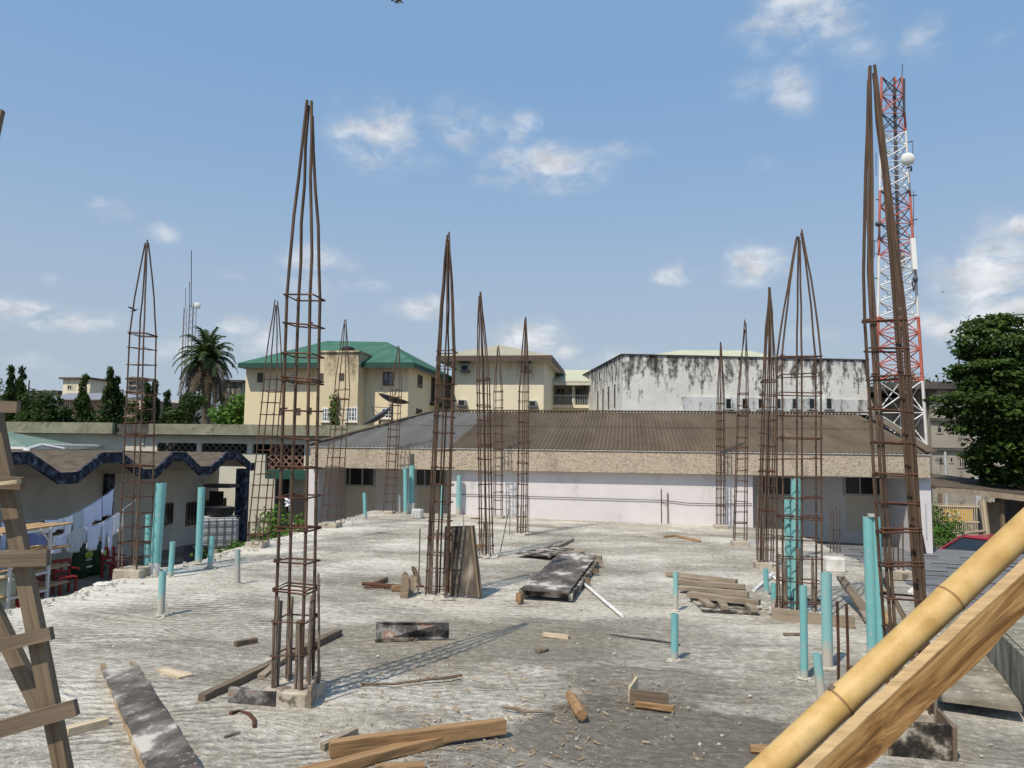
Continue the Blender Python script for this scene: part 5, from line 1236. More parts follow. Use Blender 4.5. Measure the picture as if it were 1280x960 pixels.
# tree behind mast
cl = []; rng = random.Random(5)
for i in range(16): cl.append((atd(rng.uniform(1100, 1158), rng.uniform(470, 500), 62+rng.uniform(-2, 2)), (1.0, 1., .6)))
limb_tree('round_tree', V((*atd(1130, 500, 62).xy, GZ)), 6, 'bushy green tree top seen through the legs of the lattice mast', cl, 90, .28, 'leaf_tree', seed=8)
# columnar trees at left
def ashoka(u, vt, w, d, label, seed, lean=0, n=None):
    rng = random.Random(seed); top = atd(u+lean, vt, d); b = atd(u, 560, d); base = V((b.x, b.y, GZ)); h = top.z-GZ; r = w/2*d/FPX*2.1; cl = []
    m = max(16, int(h/.5))
    for i in range(m):
        t = (i+.5)/m
        for k in range(4 if t < .6 else (3 if t < .85 else 1)):
            a = rng.uniform(0, 6.28); prof_ = (1-t)**.6*r*(.8+.2*math.sin(t*17+seed)); rr = prof_*rng.uniform(.25, .7); p = base.lerp(top, t)+V((math.cos(a)*rr, math.sin(a)*rr, 0)); q = max(.32, prof_*.62)
            cl.append((p, (q, q, q*1.35)))
    return limb_tree('columnar_tree', base, h*.9, label, cl, 75, .42, 'leaf_ashoka', seed=seed, limbs=3, up=.1, aspect=.35, r0=.2, droop=1.6)
ashoka(14, 458, 19, 66, 'narrow pointed dark tree at the far left, right behind the ladder board', 1)
ashoka(27, 460, 22, 68, 'second narrow pointed dark tree from the left edge', 2)
ashoka(105, 470, 30, 62, 'pointed tree in front of the tall cream block at left', 3)
ashoka(136, 461, 34, 60, 'tallest twin-topped columnar tree beside the brown veranda building', 4); ashoka(148, 472, 26, 60.5, 'lower columnar tree joined to the tallest one by the veranda building', 5)
ashoka(185, 481, 12, 64, 'slim columnar tree left of the pair behind the leftmost cage', 6); ashoka(194, 477, 13, 65, 'slim columnar tree right of the leftmost cage', 7); ashoka(209, 490, 11, 63, 'shorter pointed tree left of the palm by the white windowed block', 8)
def bushy(us, vs, d, w, label, seed, mat='leaf_ashoka', n=14, size=.34):
    rng = random.Random(seed); cl = []
    for i in range(n): cl.append((atd(rng.uniform(*us), rng.uniform(*vs), d+rng.uniform(-2, 2)), (w, w, w*.7)))
    b = atd((us[0]+us[1])/2, vs[1], d); return limb_tree('bushy_tree', V((b.x, b.y, GZ)), 4.5, label, cl, 110, size, mat, seed=seed, limbs=6)
bushy((-60, 10), (478, 525), 70, 1.4, 'dark spreading tree at the extreme left edge', 21, n=26); bushy((32, 62), (494, 528), 58, 1.0, 'rounded green tree before the brown veranda building', 22, n=16); bushy((66, 92), (512, 530), 57, .6, 'low leafy shrub tree under the veranda building', 23, n=8)
bushy((272, 305), (500, 530), 52, .9, 'leafy tree between the palm and the green-roofed house', 24, 'leaf_bush', n=14); bushy((228, 250), (496, 530), 60, .9, 'dark leafy tree in front of the palm trunk', 25, n=12); bushy((196, 224), (515, 531), 58, .7, 'low bush left of the palm behind the parapet', 26, n=8)
bushy((160, 185), (505, 530), 75, .7, 'far low tree right of the veranda building', 27, n=7)
# oil palm
def palm():
    d = 80.; c = atd(259, 449, d); base = V((*atd(258, 540, d).xy, GZ)); rng = random.Random(9)
    root = thing('oil_palm', base, 'oil palm with arching fronds and a skirt of dead leaves, left of the green-roofed house', 'palm tree')
    MB().tube([base, base.lerp(c, .5)+V((.1,0,0)), c-V((0,0,.3))], [.45, .42, .5], 9).build('trunk', M['bark'], root)
    def frond(az, el, L, droop, mb, nl=26, lw=.62):
        pts = []; d0 = V((math.cos(az)*math.cos(el), math.sin(az)*math.cos(el), math.sin(el))); p = c.copy(); v = d0.copy(); st = L/12
        for i in range(13): pts.append(p.copy()); p = p+v*st; v = (v+V((0,0,-droop*(.4+i*.14)))).normalized()
        mb.tube(pts, [.05*(1-i/14) for i in range(13)], 4, smooth=False)
        for i in range(nl):
            t = .12+.88*i/nl; k = min(11, int(t*12)); q = pts[k].lerp(pts[k+1], t*12-k); tg = (pts[k+1]-pts[k]).normalized(); sd_ = tg.cross(V((0,0,1)));
            if sd_.length < .1: sd_ = V((1,0,0))
            sd_.normalize(); ll = lw*math.sin(min(1, .18+t)*math.pi*.92)**.6*rng.uniform(.8, 1.15)+.12
            for sg in (-1, 1):
                tip = q+(sd_*sg+tg*.55+V((0,0,-.35+rng.uniform(-.25,.2)))).normalized()*ll; w = tg*.075
                mb.add([q-w, q+w, tip], [(0,1,2)])
    g_, dd = MB(), MB()
    for i in range(40):
        el = R(84)-R(88)*(i/40)**.9; frond(i*2.4+rng.uniform(-.2,.2), el, rng.uniform(3.3, 4.2), .15+.03*rng.random(), g_, 34, .8)
    for i in range(46): frond(i*2.4+.5, R(5-rng.random()*60), rng.uniform(3.6, 6.2), .30, dd, 26, .62)
    g_.build('fronds', M['leaf_palm'], root); dd.build('dead_fronds', M['leaf_dead'], root)
palm()
# ---------------------------------------------------------------- far buildings at left
def far_block(u0, u1, v0, v1, d, label, mat, depth=8, roof=None, wins=(), name='far_building', rfh=.5):
    y = d; a, b = onY(u0, v0, y), onY(u1, v1, y); r = thing(name, ((a.x+b.x)/2, y+depth/2, GZ), label, 'building')
    MB().mm(a.x, b.x, y, y+depth, GZ, a.z).build('wall', M[mat], r)
    if roof: MB().mm(a.x-.4, b.x+.4, y-.5, y+depth+.4, a.z+.004, a.z+rfh).build('roof', M[roof], r)
    for w in wins: window(r, None, *w, y, 1, 0, 'offwhite', 'glass', fw=.1)
    return r
M['far_cream'] = M['cream2']
far_block(79, 110, 474, 530, 105, 'tall cream block with one window behind the columnar trees at left', 'cream2', 5, 'brown_trim', ((84, 481, 90, 487.5), (92, 481, 94, 488)), rfh=.25)
fb_ = far_block(60, 190, 500, 530, 84, 'long brown veranda building with grey roof behind the columnar trees', 'brownwall', 9, None, ((63, 504, 69, 512), (72, 503, 79, 511.5), (81, 503, 88, 511.5), (155, 503, 162, 511), (165, 503, 172, 511), (175, 503, 182, 511)))
a, b = onY(58, 500, 83), onY(192, 493, 89); MB().prism([(a.x, 83, a.z), (b.x, 83, a.z), (b.x+1, 89, b.z), (a.x-2, 89, b.z)], V((0,0,.15))).build('roof', M['greyroof'], fb_)
a, b = onY(60, 523, 83.8), onY(185, 526, 83.8); MB().mm(a.x, b.x, 83.2, 83.99, b.z, a.z).build('balcony_front', M['offwhite'], fb_)
far_block(30, 70, 488, 530, 110, 'dark flat-roofed far building at the left edge of the veranda building', 'dark_conc', 10)
tw = far_block(161, 169, 471, 530, 120, 'slender grey far tower left of the leftmost cage', 'grey_block', 3); 
for v in (476, 483, 490): a, b = onY(160.5, v, 119.9), onY(169.5, v+1.5, 119.9); MB().mm(a.x, b.x, 119.7, 119.99, b.z, a.z).build('ledge', M['dark_conc'], tw)
wb2 = far_block(212.5, 227, 501, 530, 90, 'white far block with rows of small dark windows left of the palm', 'offwhite', 8, None, [(214.5+4.4*i, 504+7.2*j, 216.6+4.4*i, 507.5+7.2*j) for i in range(3) for j in range(4)])
far_block(278, 299, 478, 530, 95, 'grey far building right of the palm trunk', 'grey_block', 8, 'dark_conc', rfh=.3)
# far wooded rim so that no bare horizon shows between buildings
cl = []; rng = random.Random(77)
for i in range(240):
    a = R(rng.uniform(-62, 50)); dd = rng.uniform(170, 230); cl.append((V((math.sin(a)*dd, math.cos(a)*dd, GZ+rng.uniform(1, 5.0))), (6, 6, 3.2)))
leaves('distant_woods', cl, 60, 1.6, 'leaf_far', None, 'distant green tree belt along the horizon', 'trees', seed=5, kind='stuff')
# ================================================================ left yard: laundry, rack, chairs, sacks, tank
def garment(p, q, drop, mat, label, kind='shirt', seed=1):
    """cloth pegged between p and q on a line, hanging folds"""
    rng = random.Random(seed); nx, nz = 14, 10; mb = MB(); d = (q-p); n = V((-d.y, d.x, 0)).normalized(); ph = rng.uniform(0, 6)
    for j in range(nz+1):
        t = j/nz
        for i in range(nx+1):
            s = i/nx; a = p.lerp(q, s); 
            dr = drop*(1+.10*math.sin(s*5+ph)) if kind != 'trousers' else drop*(1.25 if abs(s-.5) > .12 else .5)
            pinch = 1-.10*t*(1 if kind == 'shirt' else .2)
            a = (p+q)/2+(a-(p+q)/2)*pinch
            mb.v.append(tuple(a+V((0,0,-dr*t-.03*math.sin(math.pi*s)))+n*(.05*t*math.sin(s*9+ph)+.03*math.sin(s*21+ph*2)*t+rng.uniform(-.004,.004))))
    for j in range(nz):
        for i in range(nx): k = j*(nx+1)+i; mb.f.append((k, k+1, k+nx+2, k+nx+1))
    if kind == 'shirt':  # two sleeves
        for e, sg in ((p, -1), (q, 1)):
            b = len(mb.v); dn = d.normalized()*sg
            for j in range(5):
                t = j/4
                for i in range(4): mb.v.append(tuple(e+V((0,0,-.02-drop*.62*t))+dn*(-.10+i*.05+.03*t)+n*(.03+.02*math.sin(i*2+t*3))))
            for j in range(4):
                for i in range(3): k = b+j*4+i; mb.f.append((k, k+1, k+5, k+4))
    mb.sm = True
    o = mb.build('laundry_garment', M[mat]); sm = o.modifiers.new('thickness', 'SOLIDIFY'); sm.thickness = .008
    return tag(o, label, 'laundry', 'washing hung on the two lines')
XL1, XL2 = -15.6, -14.8
def line(pts, x, label):
    ps = [onX(u, v, x) for u, v in pts]; o = MB().tube(ps, .008, 5).build('clothes_line', M['rope']); tag(o, label, 'clothes line', 'clothes lines at the folded-roof building'); return o
L1 = [(-40, 655), (20, 652), (56, 650), (78, 648), (92, 642), (104, 636), (126, 622.5), (143, 610.5), (158, 599)]
L2 = [(-40, 660), (30, 661), (66, 671), (84, 666), (108, 659), (127, 653), (143, 644), (156, 635), (170, 625)]
line(L1, XL1, 'upper rear clothes line rising to the wall corner'); line(L2, XL2, 'lower front clothes line with blue and white clothes')
def on_line(Ls, x, u): 
    for (a, va), (b, vb) in zip(Ls, Ls[1:]):
        if a <= u <= b: return onX(u, va+(vb-va)*(u-a)/(b-a), x)
for i, (a, b, dr, mt, kd, lb_) in enumerate(((56, 79, .32, 'cloth_white', 'cloth', 'white cloth at the low end of the upper line'), (80, 92, .50, 'cloth_white', 'shirt', 'whitish shirt second along the upper line'), (93, 104, .62, 'cloth_grey', 'cloth', 'grey towel mid upper line'),
        (105, 127, .66, 'cloth_blue', 'shirt', 'large pale blue shirt on the upper line'), (128, 142, .66, 'cloth_blue', 'shirt', 'pale blue shirt at the top of the upper line'), (2, 9, 1.1, 'cloth_blue', 'cloth', 'long pale blue gown by the left frame edge'))):
    garment(on_line(L1, XL1, a), on_line(L1, XL1, b), dr, mt, lb_, kd, i+1)
for i, (a, b, dr, mt, kd, lb_) in enumerate(((33, 58, .55, 'cloth_deep', 'shirt', 'mid blue shirt seen through the shelf rack'), (68, 83, .42, 'cloth_blue', 'cloth', 'pale blue cloth left of the grey towel on the front line'), (84, 107, .52, 'cloth_grey', 'cloth', 'wide grey towel on the front line'), (108, 127, .62, 'cloth_blue', 'shirt', 'bright bluish-white shirt mid front line'),
        (128, 142, .72, 'cloth_blue', 'trousers', 'pale blue trousers on the front line'), (143, 155, .56, 'cloth_white', 'cloth', 'white cloth at the right end of the front line'))):
    garment(on_line(L2, XL2, a), on_line(L2, XL2, b), dr, mt, lb_, kd, i+20)
g2 = MB(); 
# metal rack with plank shelves
rk = thing('shelf_rack', onX(60, 745, -13.6), 'white metal rack with rough plank shelves in front of the laundry', 'rack')
XR0, XR1 = -14.3, -13.5
yA, yB = onX(13, 700, XR1).y, onX(61, 700, XR1).y
zA, zB = GZ, onX(62, 659, XR1).z
pst = MB()
for x in (XR0, XR1):
    for y in (yA, yB):
        MB().mm(x-.03, x+.03, y-.03, y+.03, GZ, zB).build('post', M['white_paint'], rk)
for k, v in enumerate((659, 688, 712, 734)):
    z = onX(60, v, XR1).z; fr_ = MB(); fr_.mm(XR0, XR1, yA-.02, yA+.02, z-.08, z-.03); fr_.mm(XR0, XR1, yB-.02, yB+.02, z-.08, z-.03); fr_.mm(XR1-.02, XR1+.02, yA+.02, yB-.02, z-.08, z-.03); fr_.build('crossbar', M['white_paint'], rk)
    for j in range(3): x = XR0+.12+.28*j; MB().bar((x, yA-.3, z), (x, yB+.55+.1*j, z+.01), .22, .035, jag=.1).build('shelf_plank', M['w_plank'], rk)
MB().bar((XR1, yB, zB-.35), (XR1, yB-.3, zB-.05), .03, .03).build('brace', M['white_paint'], rk)
# plastic chairs
def chair(p, rz, label, mat='dark_red'):
    root = thing('plastic_chair', p, label, 'chair', 'red plastic chairs in the yard'); cs, sn = math.cos(rz), math.sin(rz)
    def T(x, y, z): return p+V((x*cs-y*sn, x*sn+y*cs, z))
    def bx_(mb, x0, x1, y0, y1, z0, z1): return mb.box(T((x0+x1)/2, (y0+y1)/2, (z0+z1)/2), (x1-x0, y1-y0, z1-z0), (V((cs,sn,0)), V((-sn,cs,0)), V((0,0,1))))
    bx_(MB(), -.23, .23, -.22, .22, .42, .46).build('seat', M[mat], root, bevel=.01)
    bk_ = MB(); bx_(bk_, -.23, -.17, .2, .25, .46, .88); bx_(bk_, .17, .23, .2, .25, .46, .88); bx_(bk_, -.17, .17, .2, .25, .80, .88); bx_(bk_, -.17, .17, .2, .25, .52, .58); bx_(bk_, -.03, .03, .205, .245, .58, .80); bk_.build('backrest', M[mat], root)
    for x, y in ((-.2, -.19), (.2, -.19), (-.2, .19), (.2, .19)): bx_(MB(), x-.03, x+.03, y-.03, y+.03, 0, .42).build('leg', M[mat], root)
    for x in (-.25, .25): bx_(MB(), x-.03, x+.03, -.2, .2, .62, .66).build('armrest', M[mat], root)
chair(onz(140, 722, GZ), 1.3, 'red plastic chair right of the dark green sacks'); chair(onz(80, 742, GZ), 1.1, 'red plastic chair left of the dark green sacks, behind the rack'); chair(onz(40, 745, GZ), .6, 'red plastic chair partly hidden behind the ladder')
def sack(u, v, label, seed):
    p = onz(u, v, GZ); rng = random.Random(seed); root = thing('sack', p, label, 'sack', 'dark green printed sacks'); mb = MB(); rs = []
    for t, w, th_ in ((0, .26, .16), (.1, .32, .21), (.35, .33, .23), (.65, .33, .21), (.9, .30, .15), (1., .27, .06)):
        rs.append([p+V((math.sin(a)*th_*(1+rng.uniform(-.08,.08)), math.cos(a)*w*(1+rng.uniform(-.08,.08)), t*.95+.02)) for a in [2*math.pi*i/14 for i in range(14)]])
    mb.rings(rs); mb.sm = True; mb.build('bag', M['sack'], root)
    f = V((.24, -.02, 0)); lo_ = MB()
    for (y, z, ry, rz_) in ((0, .68, .17, .11),): lo_.prism([p+f+V((.0, y+math.cos(a)*ry, z+math.sin(a)*rz_)) for a in [2*math.pi*i/16 for i in range(16)]], V((.012,0,0)))
    lo_.build('print', M['sack_print'], root); lp = MB(); lp.mm(p.x+.255, p.x+.262, p.y-.16, p.y+.10, p.z+.52, p.z+.56); lp.mm(p.x+.245, p.x+.258, p.y-.12, p.y+.14, p.z+.30, p.z+.36); lp.build('print_band', M['sack_pale'], root)
sack(101, 722, 'dark green sack with a lime oval print, left of two', 1); sack(120, 718, 'dark green sack with a lime oval print, right one next to the red chair', 2)
# red bin and teal drum
p = onz(20, 770, GZ); bn = MB(); bn.rings([[p+V((math.cos(a)*r, math.sin(a)*r, z)) for a in [2*math.pi*i/18 for i in range(18)]] for r, z in ((.24, 0), (.31, .72), (.34, .73), (.34, .78), (.30, .78), (.22, .05))]); bn.sm = True
tag(bn.build('plastic_bin', M['red']), 'bright red plastic bin in the yard behind the ladder', 'bin')
p = onz(-3, 778, GZ); bn = MB(); bn.rings([[p+V((math.cos(a)*r, math.sin(a)*r, z)) for a in [2*math.pi*i/18 for i in range(18)]] for r, z in ((.29, 0), (.30, .3), (.31, .32), (.30, .6), (.31, .62), (.30, 1.0), (.28, 1.05))]); bn.sm = True
tag(bn.build('drum', M['pale_roof']), 'pale green drum at the left frame edge', 'drum')
# caged water tank on a block stand
XT = -13.6; tp0 = onX(275, 645, XT); tk = thing('caged_water_tank', V((tp0.x, tp0.y, GZ)), 'dirty white cube water tank in a wire cage on a block stand', 'water tank')
zt = tp0.z; ax = (V((math.cos(.55), math.sin(.55), 0)), V((-math.sin(.55), math.cos(.55), 0)), V((0,0,1))); cxy = V((tp0.x, tp0.y, 0))
MB().box(cxy+V((0,0,zt-.52)), (1.16, .96, 1.0), ax).build('tank', M['tank'], tk, bevel=.09)
cg = MB()
for z in (-.98, -.75, -.5, -.25, -.04): cg.tube([cxy+ax[0]*(sx*.61)+ax[1]*(sy*.51)+V((0,0,zt+z)) for sx, sy in ((-1,-1),(1,-1),(1,1),(-1,1))], .014, 5, close=True)
for i in range(6):
    for sx, sy in ((i/5*2-1, -1), (i/5*2-1, 1), (-1, i/5*2-1), (1, i/5*2-1)): cg.tube([cxy+ax[0]*(sx*.61)+ax[1]*(sy*.51)+V((0,0,zt-1.0)), cxy+ax[0]*(sx*.61)+ax[1]*(sy*.51)+V((0,0,zt-.03))], .014, 5)
cg.build('cage', M['steel'], tk)
MB().box(cxy+V((0,0,(zt-1.03+GZ)/2)), (1.3, 1.1, zt-1.05-GZ), ax).build('stand', M['footing'], tk)
bk_ = MB(); c = cxy+V((0,0,zt+.03)); bk_.rings([[c+V((math.cos(a)*r, math.sin(a)*r*.8, z)) for a in [2*math.pi*i/20 for i in range(20)]] for r, z in ((.42, 0), (.52, .26), (.54, .27), (.50, .27), (.40, .04))]); bk_.sm = True
tag(bk_.build('black_basin', M['black']), 'black basin lying on top of the caged water tank', 'basin')
p = onX(245, 690, -12.8); bn = MB(); bn.rings([[V((p.x+math.cos(a)*r, p.y+math.sin(a)*r, GZ+z)) for a in [2*math.pi*i/18 for i in range(18)]] for r, z in ((.32, 0), (.36, .9), (.38, .92), (.34, .92), (.30, .1))]); bn.sm = True
for dx in (0,): tag(bn.build('navy_barrel', M['navy_plain']), 'open navy barrel below the caged water tank', 'barrel')
# small plants
leaves('shrub', [(atd(u, v, d_), (r, r, r*.9)) for u, v, d_, r in ((336, 668, 21.5, .55), (350, 655, 22, .6), (345, 676, 21, .6), (365, 662, 22, .6), (378, 668, 21, .5), (340, 645, 23, .4), (358, 684, 20.5, .6), (310, 690, 21, .5), (322, 700, 20, .5), (385, 655, 23, .45), (330, 690, 20, .5))], 170, .13, 'leaf_bush', None, 'bright green leafy bushes below the deck edge beside the hall', 'shrub', seed=6)
leaves('white_flowers', [(atd(361, 626+k*4, 21), (.10, .10, .10)) for k in (0, 1)], 24, .10, 'cloth_white', None, 'small white blossoms above the bushes beside the hall left pillar', 'flowers', seed=7)
leaves('weeds', [(atd(u, v, d_), (.4, .4, .2)) for u, v, d_ in ((285, 686, 24), (295, 682, 24), (250, 688, 23), (300, 690, 22))], 60, .12, 'leaf_bush', None, 'weeds on the ground below the caged water tank', 'weeds', seed=8, kind='stuff')

# ================================================================ right yard
ys0 = 6.0; 
sh = thing('shingle_roof', (7.5, 12, GZ), 'low grey shingled lean-to roof beside the right deck edge', 'lean-to')
zs0, zs1 = -.40, -.44
sp_ = MB().prism([(3.62, 8.5, zs0), (9.6, 9.0, zs0-.25), (9.6, YW+.3, zs1-.10), (3.62, YW+1.5, zs1)], V((0,0,-.06))); sp_.build('roof', M['shingle'], sh)
jn = MB(); rng = random.Random(4)
for k in range(16):
    y = 9+k*.55
    for j in range(7):
        x = 3.7+j*.85+rng.uniform(0, .3); 
        def zz(x, y): t = (x-3.62)/6; s_ = (y-8.5)/9.; return (zs0+(zs1-zs0)*s_)-.2*t*(1-.6*s_)
        if rng.random() < .8: jn.bar((x, y, zz(x, y)+.022), (x+rng.uniform(.4, .8), y+.02, zz(x+.6, y)+.022), .03, .012)
jn.build('shingle_edges', M['shingle_dark'], sh)
MB().mm(3.9, 9.3, 9.4, YW-.1, GZ, zs1-.36).build('wall', M['beige_wall'], sh)
def car():
    p = onz(1222, 682, GZ); 
    p = V((*atd(1232, 690, 23.8).xy, GZ)); root = thing('parked_car', p, 'dark red car parked in the yard beyond the shingle roof', 'car'); a = R(-62)
    fx = V((math.sin(a), -math.cos(a), 0)) ; sx = V((-fx.y, fx.x, 0)) # fx: towards the bonnet
    def T(x, y, z): return p+fx*x+sx*y+V((0,0,z))
    pr = [(2.1, .35), (2.15, .62), (1.95, .86), (1.0, .98), (-1.85, 1.0), (-2.15, .85), (-2.2, .4)]
    MB().prism([T(x, -.82, z) for x, z in pr], sx*1.64).build('body', M['car_red'], root, bevel=.05)
    def cab(w0, w1, pts, mat, name):
        mb = MB(); mb.rings([[T(x, -w, z), T(x, w, z), T(x2, w, z), T(x2, -w, z)] for (x, x2, z, w) in pts]); mb.build(name, M[mat], root, bevel=.02)
    cab(0, 0, ((1.05, -1.75, .99, .76), (.25, -1.25, 1.42, .60)), 'glass', 'windows')
    cab(0, 0, ((.30, -1.30, 1.425, .62), (.15, -1.15, 1.48, .55)), 'car_red', 'roof')
    pl_ = MB()
    for w in (-1, 1): pl_.bar(T(1.08, w*.75, 1.0), T(.28, w*.61, 1.44), .06, .03); pl_.bar(T(-1.78, w*.75, 1.0), T(-1.28, w*.61, 1.44), .08, .03); pl_.bar(T(-.4, w*.765, 1.0), T(-.4, w*.615, 1.43), .07, .03)
    pl_.build('pillars', M['car_red'], root)
    for x in (1.35, -1.4):
        for w in (-.76, .76):
            wm = MB().tube([T(x, w-.09, .31), T(x, w+.09, .31)], .31, 16); wo = wm.build('wheel', M['tyre'], root); MB().tube([T(x, w-.1, .31), T(x, w+.1, .31)], .18, 12).build('rim', M['galv'], wo)
    for w in (-.6, .6): MB().box(T(2.1, w, .68), (.14, .3, .14), (fx, sx, V((0,0,1)))).build('headlight', M['dish'], root, bevel=.02)
car()
# brown lean-to shed with posts
sd0 = thing('brown_shed', V((*atd(1240, 640, 31).xy, GZ)), 'dark open shed with a sagging brown sheet roof under the big tree', 'shed')
D = 29.5
e = [atd(1170, 612, D+1.2), atd(1215, 614.5, D), atd(1280, 622, D-1), atd(1340, 630, D-2)]
mb = MB()
for i in range(3): mb.prism([e[i], e[i+1], e[i+1]+FH*5+V((0,0,.5)), e[i]+FH*5+V((0,0,.5))], V((0,0,.14)))
mb.build('roof', M['brown_top'], sd0)
mb = MB(); mb.bar(e[0]+V((0,0,-.02)), e[1]+V((0,0,-.03)), .08, .2, jag=.1); mb.bar(e[1]+V((0,0,-.03)), e[2]+V((0,0,-.03)), .08, .2, jag=.1); mb.bar(e[2]+V((0,0,-.03)), e[3], .08, .2, jag=.1); mb.build('eave_beam', M['w_grey'], sd0)
for u in (1175, 1252, 1300): q = atd(u, 620, D-.2); MB().mm(q.x-.06, q.x+.06, q.y-.06, q.y+.06, GZ, q.z+.1).build('post', M['w_oldz'], sd0)
bw = MB(); a, b = atd(1245, 620, D+4.5), atd(1345, 620, D+3); bw.prism([V((a.x,a.y,GZ)), V((b.x,b.y,GZ)), b+V((0,0,.2)), a+V((0,0,.2))], FH*.1); bw.build('rear_wall', M['dark_conc'], sd0)
# pale railing, yellow board
rlg = thing('iron_railing', V((*atd(1200, 650, 27.6).xy, GZ)), 'pale rusty iron railing in front of the yellow board', 'railing'); mb = MB()
for i in range(22):
    u = 1166+i*2.6; a, b = atd(u, 629+.01*i+(i % 3)*.3, 27.6), atd(u, 668, 27.6); mb.tube([V((a.x, a.y, GZ)), a], .018, 4)
mb.tube([atd(1164, 632.5, 27.6), atd(1224, 634, 27.6)], .025, 4); mb.tube([atd(1164, 652, 27.6), atd(1224, 653, 27.6)], .025, 4); mb.build('bars', M['w_pale'], rlg)
yb = thing('yellow_board', V((*atd(1198, 652, 28.2).xy, GZ)), 'orange-yellow board with faded white marks behind the iron railing', 'sign board')
a, b, c, d_ = atd(1181, 636, 28.2), atd(1215.5, 637, 28.2), atd(1215.5, 651, 28.2), atd(1181, 652.5, 28.2)
MB().prism([a, b, c, d_], FH*.04).build('panel', M['yellow'], yb)
mk = MB()
for (u, v, w, h) in ((1178.5+3, 639.5, 3, 1.6), (1178+4, 643, 3.4, 2.4), (1186, 643, 3, 2.4), (1196.5, 640.5, 2.4, 2.6), (1199, 641, 1.2, 1.5)):
    q = [atd(u, v, 28.19), atd(u+w, v, 28.19), atd(u+w, v+h, 28.19), atd(u, v+h, 28.19)]; mk.prism(q, FH*-.012)
mk.build('white_marks', M['pale_paint'], yb); q = atd(1195, 645, 28.17); MB().ball(q, (.05, .02, .06), 8, 5).build('dark_mark', M['black'], yb)
for x in (a, b): MB().mm(x.x-.03, x.x+.03, x.y+.05, x.y+.11, GZ, x.z).build('post', M['w_oldz'], yb)
# bundle of poles and slat fence
bp = thing('pole_bundle', V((*atd(1231, 668, 29).xy, GZ)), 'bundle of pale timber poles leaning at the shed front', 'pole bundle')
for i, (u0, u1) in enumerate(((1226, 1231), (1228, 1233), (1230.5, 1236), (1229, 1235), (1224, 1232))): a, b = atd(u0, 624+i*.7, 29+.1*i), atd(u1, 668, 28.6+.1*i); bb = a.lerp(b, (a.z-GZ)/(a.z-b.z)); MB().tube([a, a.lerp(bb, .5), bb], .055, 6).build('pole', M['w_pale'] if i % 2 else M['w_grey'], bp)
sf = thing('slat_fence', V((*atd(1242, 660, 30.5).xy, GZ)), 'narrow pale vertical slat fence right of the pole bundle', 'fence'); mb = MB()
for i in range(8): u = 1233.5+i*2.2; a = atd(u, 627+(i % 3)*.6, 30.6); mb.mm(a.x-.03, a.x+.03, a.y-.015, a.y+.015, GZ, a.z)
mb.build('slats', M['w_grey'], sf); q0, q1 = atd(1232, 640, 30.65), atd(1250, 641, 30.65); MB().tube([q0, q1], .03, 5).build('rail', M['w_grey'], sf)
# poster board
pb = thing('poster_board', V((*atd(1214, 674, 26).xy, GZ)), 'small tilted white poster with a maroon picture above the red car', 'poster'); d_ = 28.0
Q = lambda s, t, dz=0: atd(1204.5+13.5*s+6*t, 652.5-1*s+21.*t, d_-dz)
MB().prism([Q(0,0), Q(1,0), Q(1,1), Q(0,1)], FH*.03).build('board', M['pale_paint'], pb)
MB().prism([Q(.12,.1,.005), Q(.88,.08,.005), Q(.88,.5,.005), Q(.5,.66,.005), Q(.15,.5,.005)], FH*-.01).build('picture', M['maroon'], pb)
MB().prism([Q(.38,.2,.02), Q(.66,.16,.02), Q(.74,.4,.02), Q(.52,.52,.02)], FH*-.01).build('picture_highlight', M['pale_paint'], pb)
MB().tube([Q(.5,1,-.05), V((*Q(.5,1,-.05).xy, GZ))], .03, 5).build('post', M['w_grey'], pb)
leaves('shrub', [(atd(u, v, d_), (r, r*.8, r)) for u, v, d_, r in ((1168, 640, 27, .35), (1172, 655, 26, .4), (1185, 652, 27, .45), (1192, 660, 26, .4), (1170, 675, 25, .5), (1182, 672, 25, .4), (1176, 664, 26, .4))], 130, .16, 'leaf_bush', None, 'green shrubs growing against the right pillar of the hall', 'shrub', seed=16, aspect=.3)
mb = MB(); mb.bar(atd(1166, 646, 26), atd(1194, 671, 26), .05, .05); mb.prism([atd(1166, 648, 26.1), atd(1193, 671, 26.1), atd(1170, 672, 26.1)], FH*.03); tag(mb.build('fallen_sheet', M['dark_conc']), 'dark sheet with a pale edge leaning by the hall right pillar', 'sheet')
for (q, l) in ((((1175, 666), (1225, 671)), 'bent pale branch lying behind the red car'), (((1190, 672), (1232, 664)), 'pale timber lying under the poster')):
    a, b = (atd(*x, 26.8) for x in q); tag(MB().tube([a, a.lerp(b, .5)+V((0,0,.06)), b], .06, 6).build('branch', M['w_grey']), l, 'branch')
wl_ = thing('yard_wall', V((*atd(1230, 690, 33).xy, GZ)), 'low grey yard wall behind the railing and shed', 'wall')
a, b = atd(1140, 632, 33.5), atd(1246, 634, 33.5); MB().prism([V((a.x,a.y,GZ)), V((b.x,b.y,GZ)), V((b.x,b.y,a.z)), V((a.x,a.y,a.z))], FH*.2).build('wall', M['grey_block'], wl_)

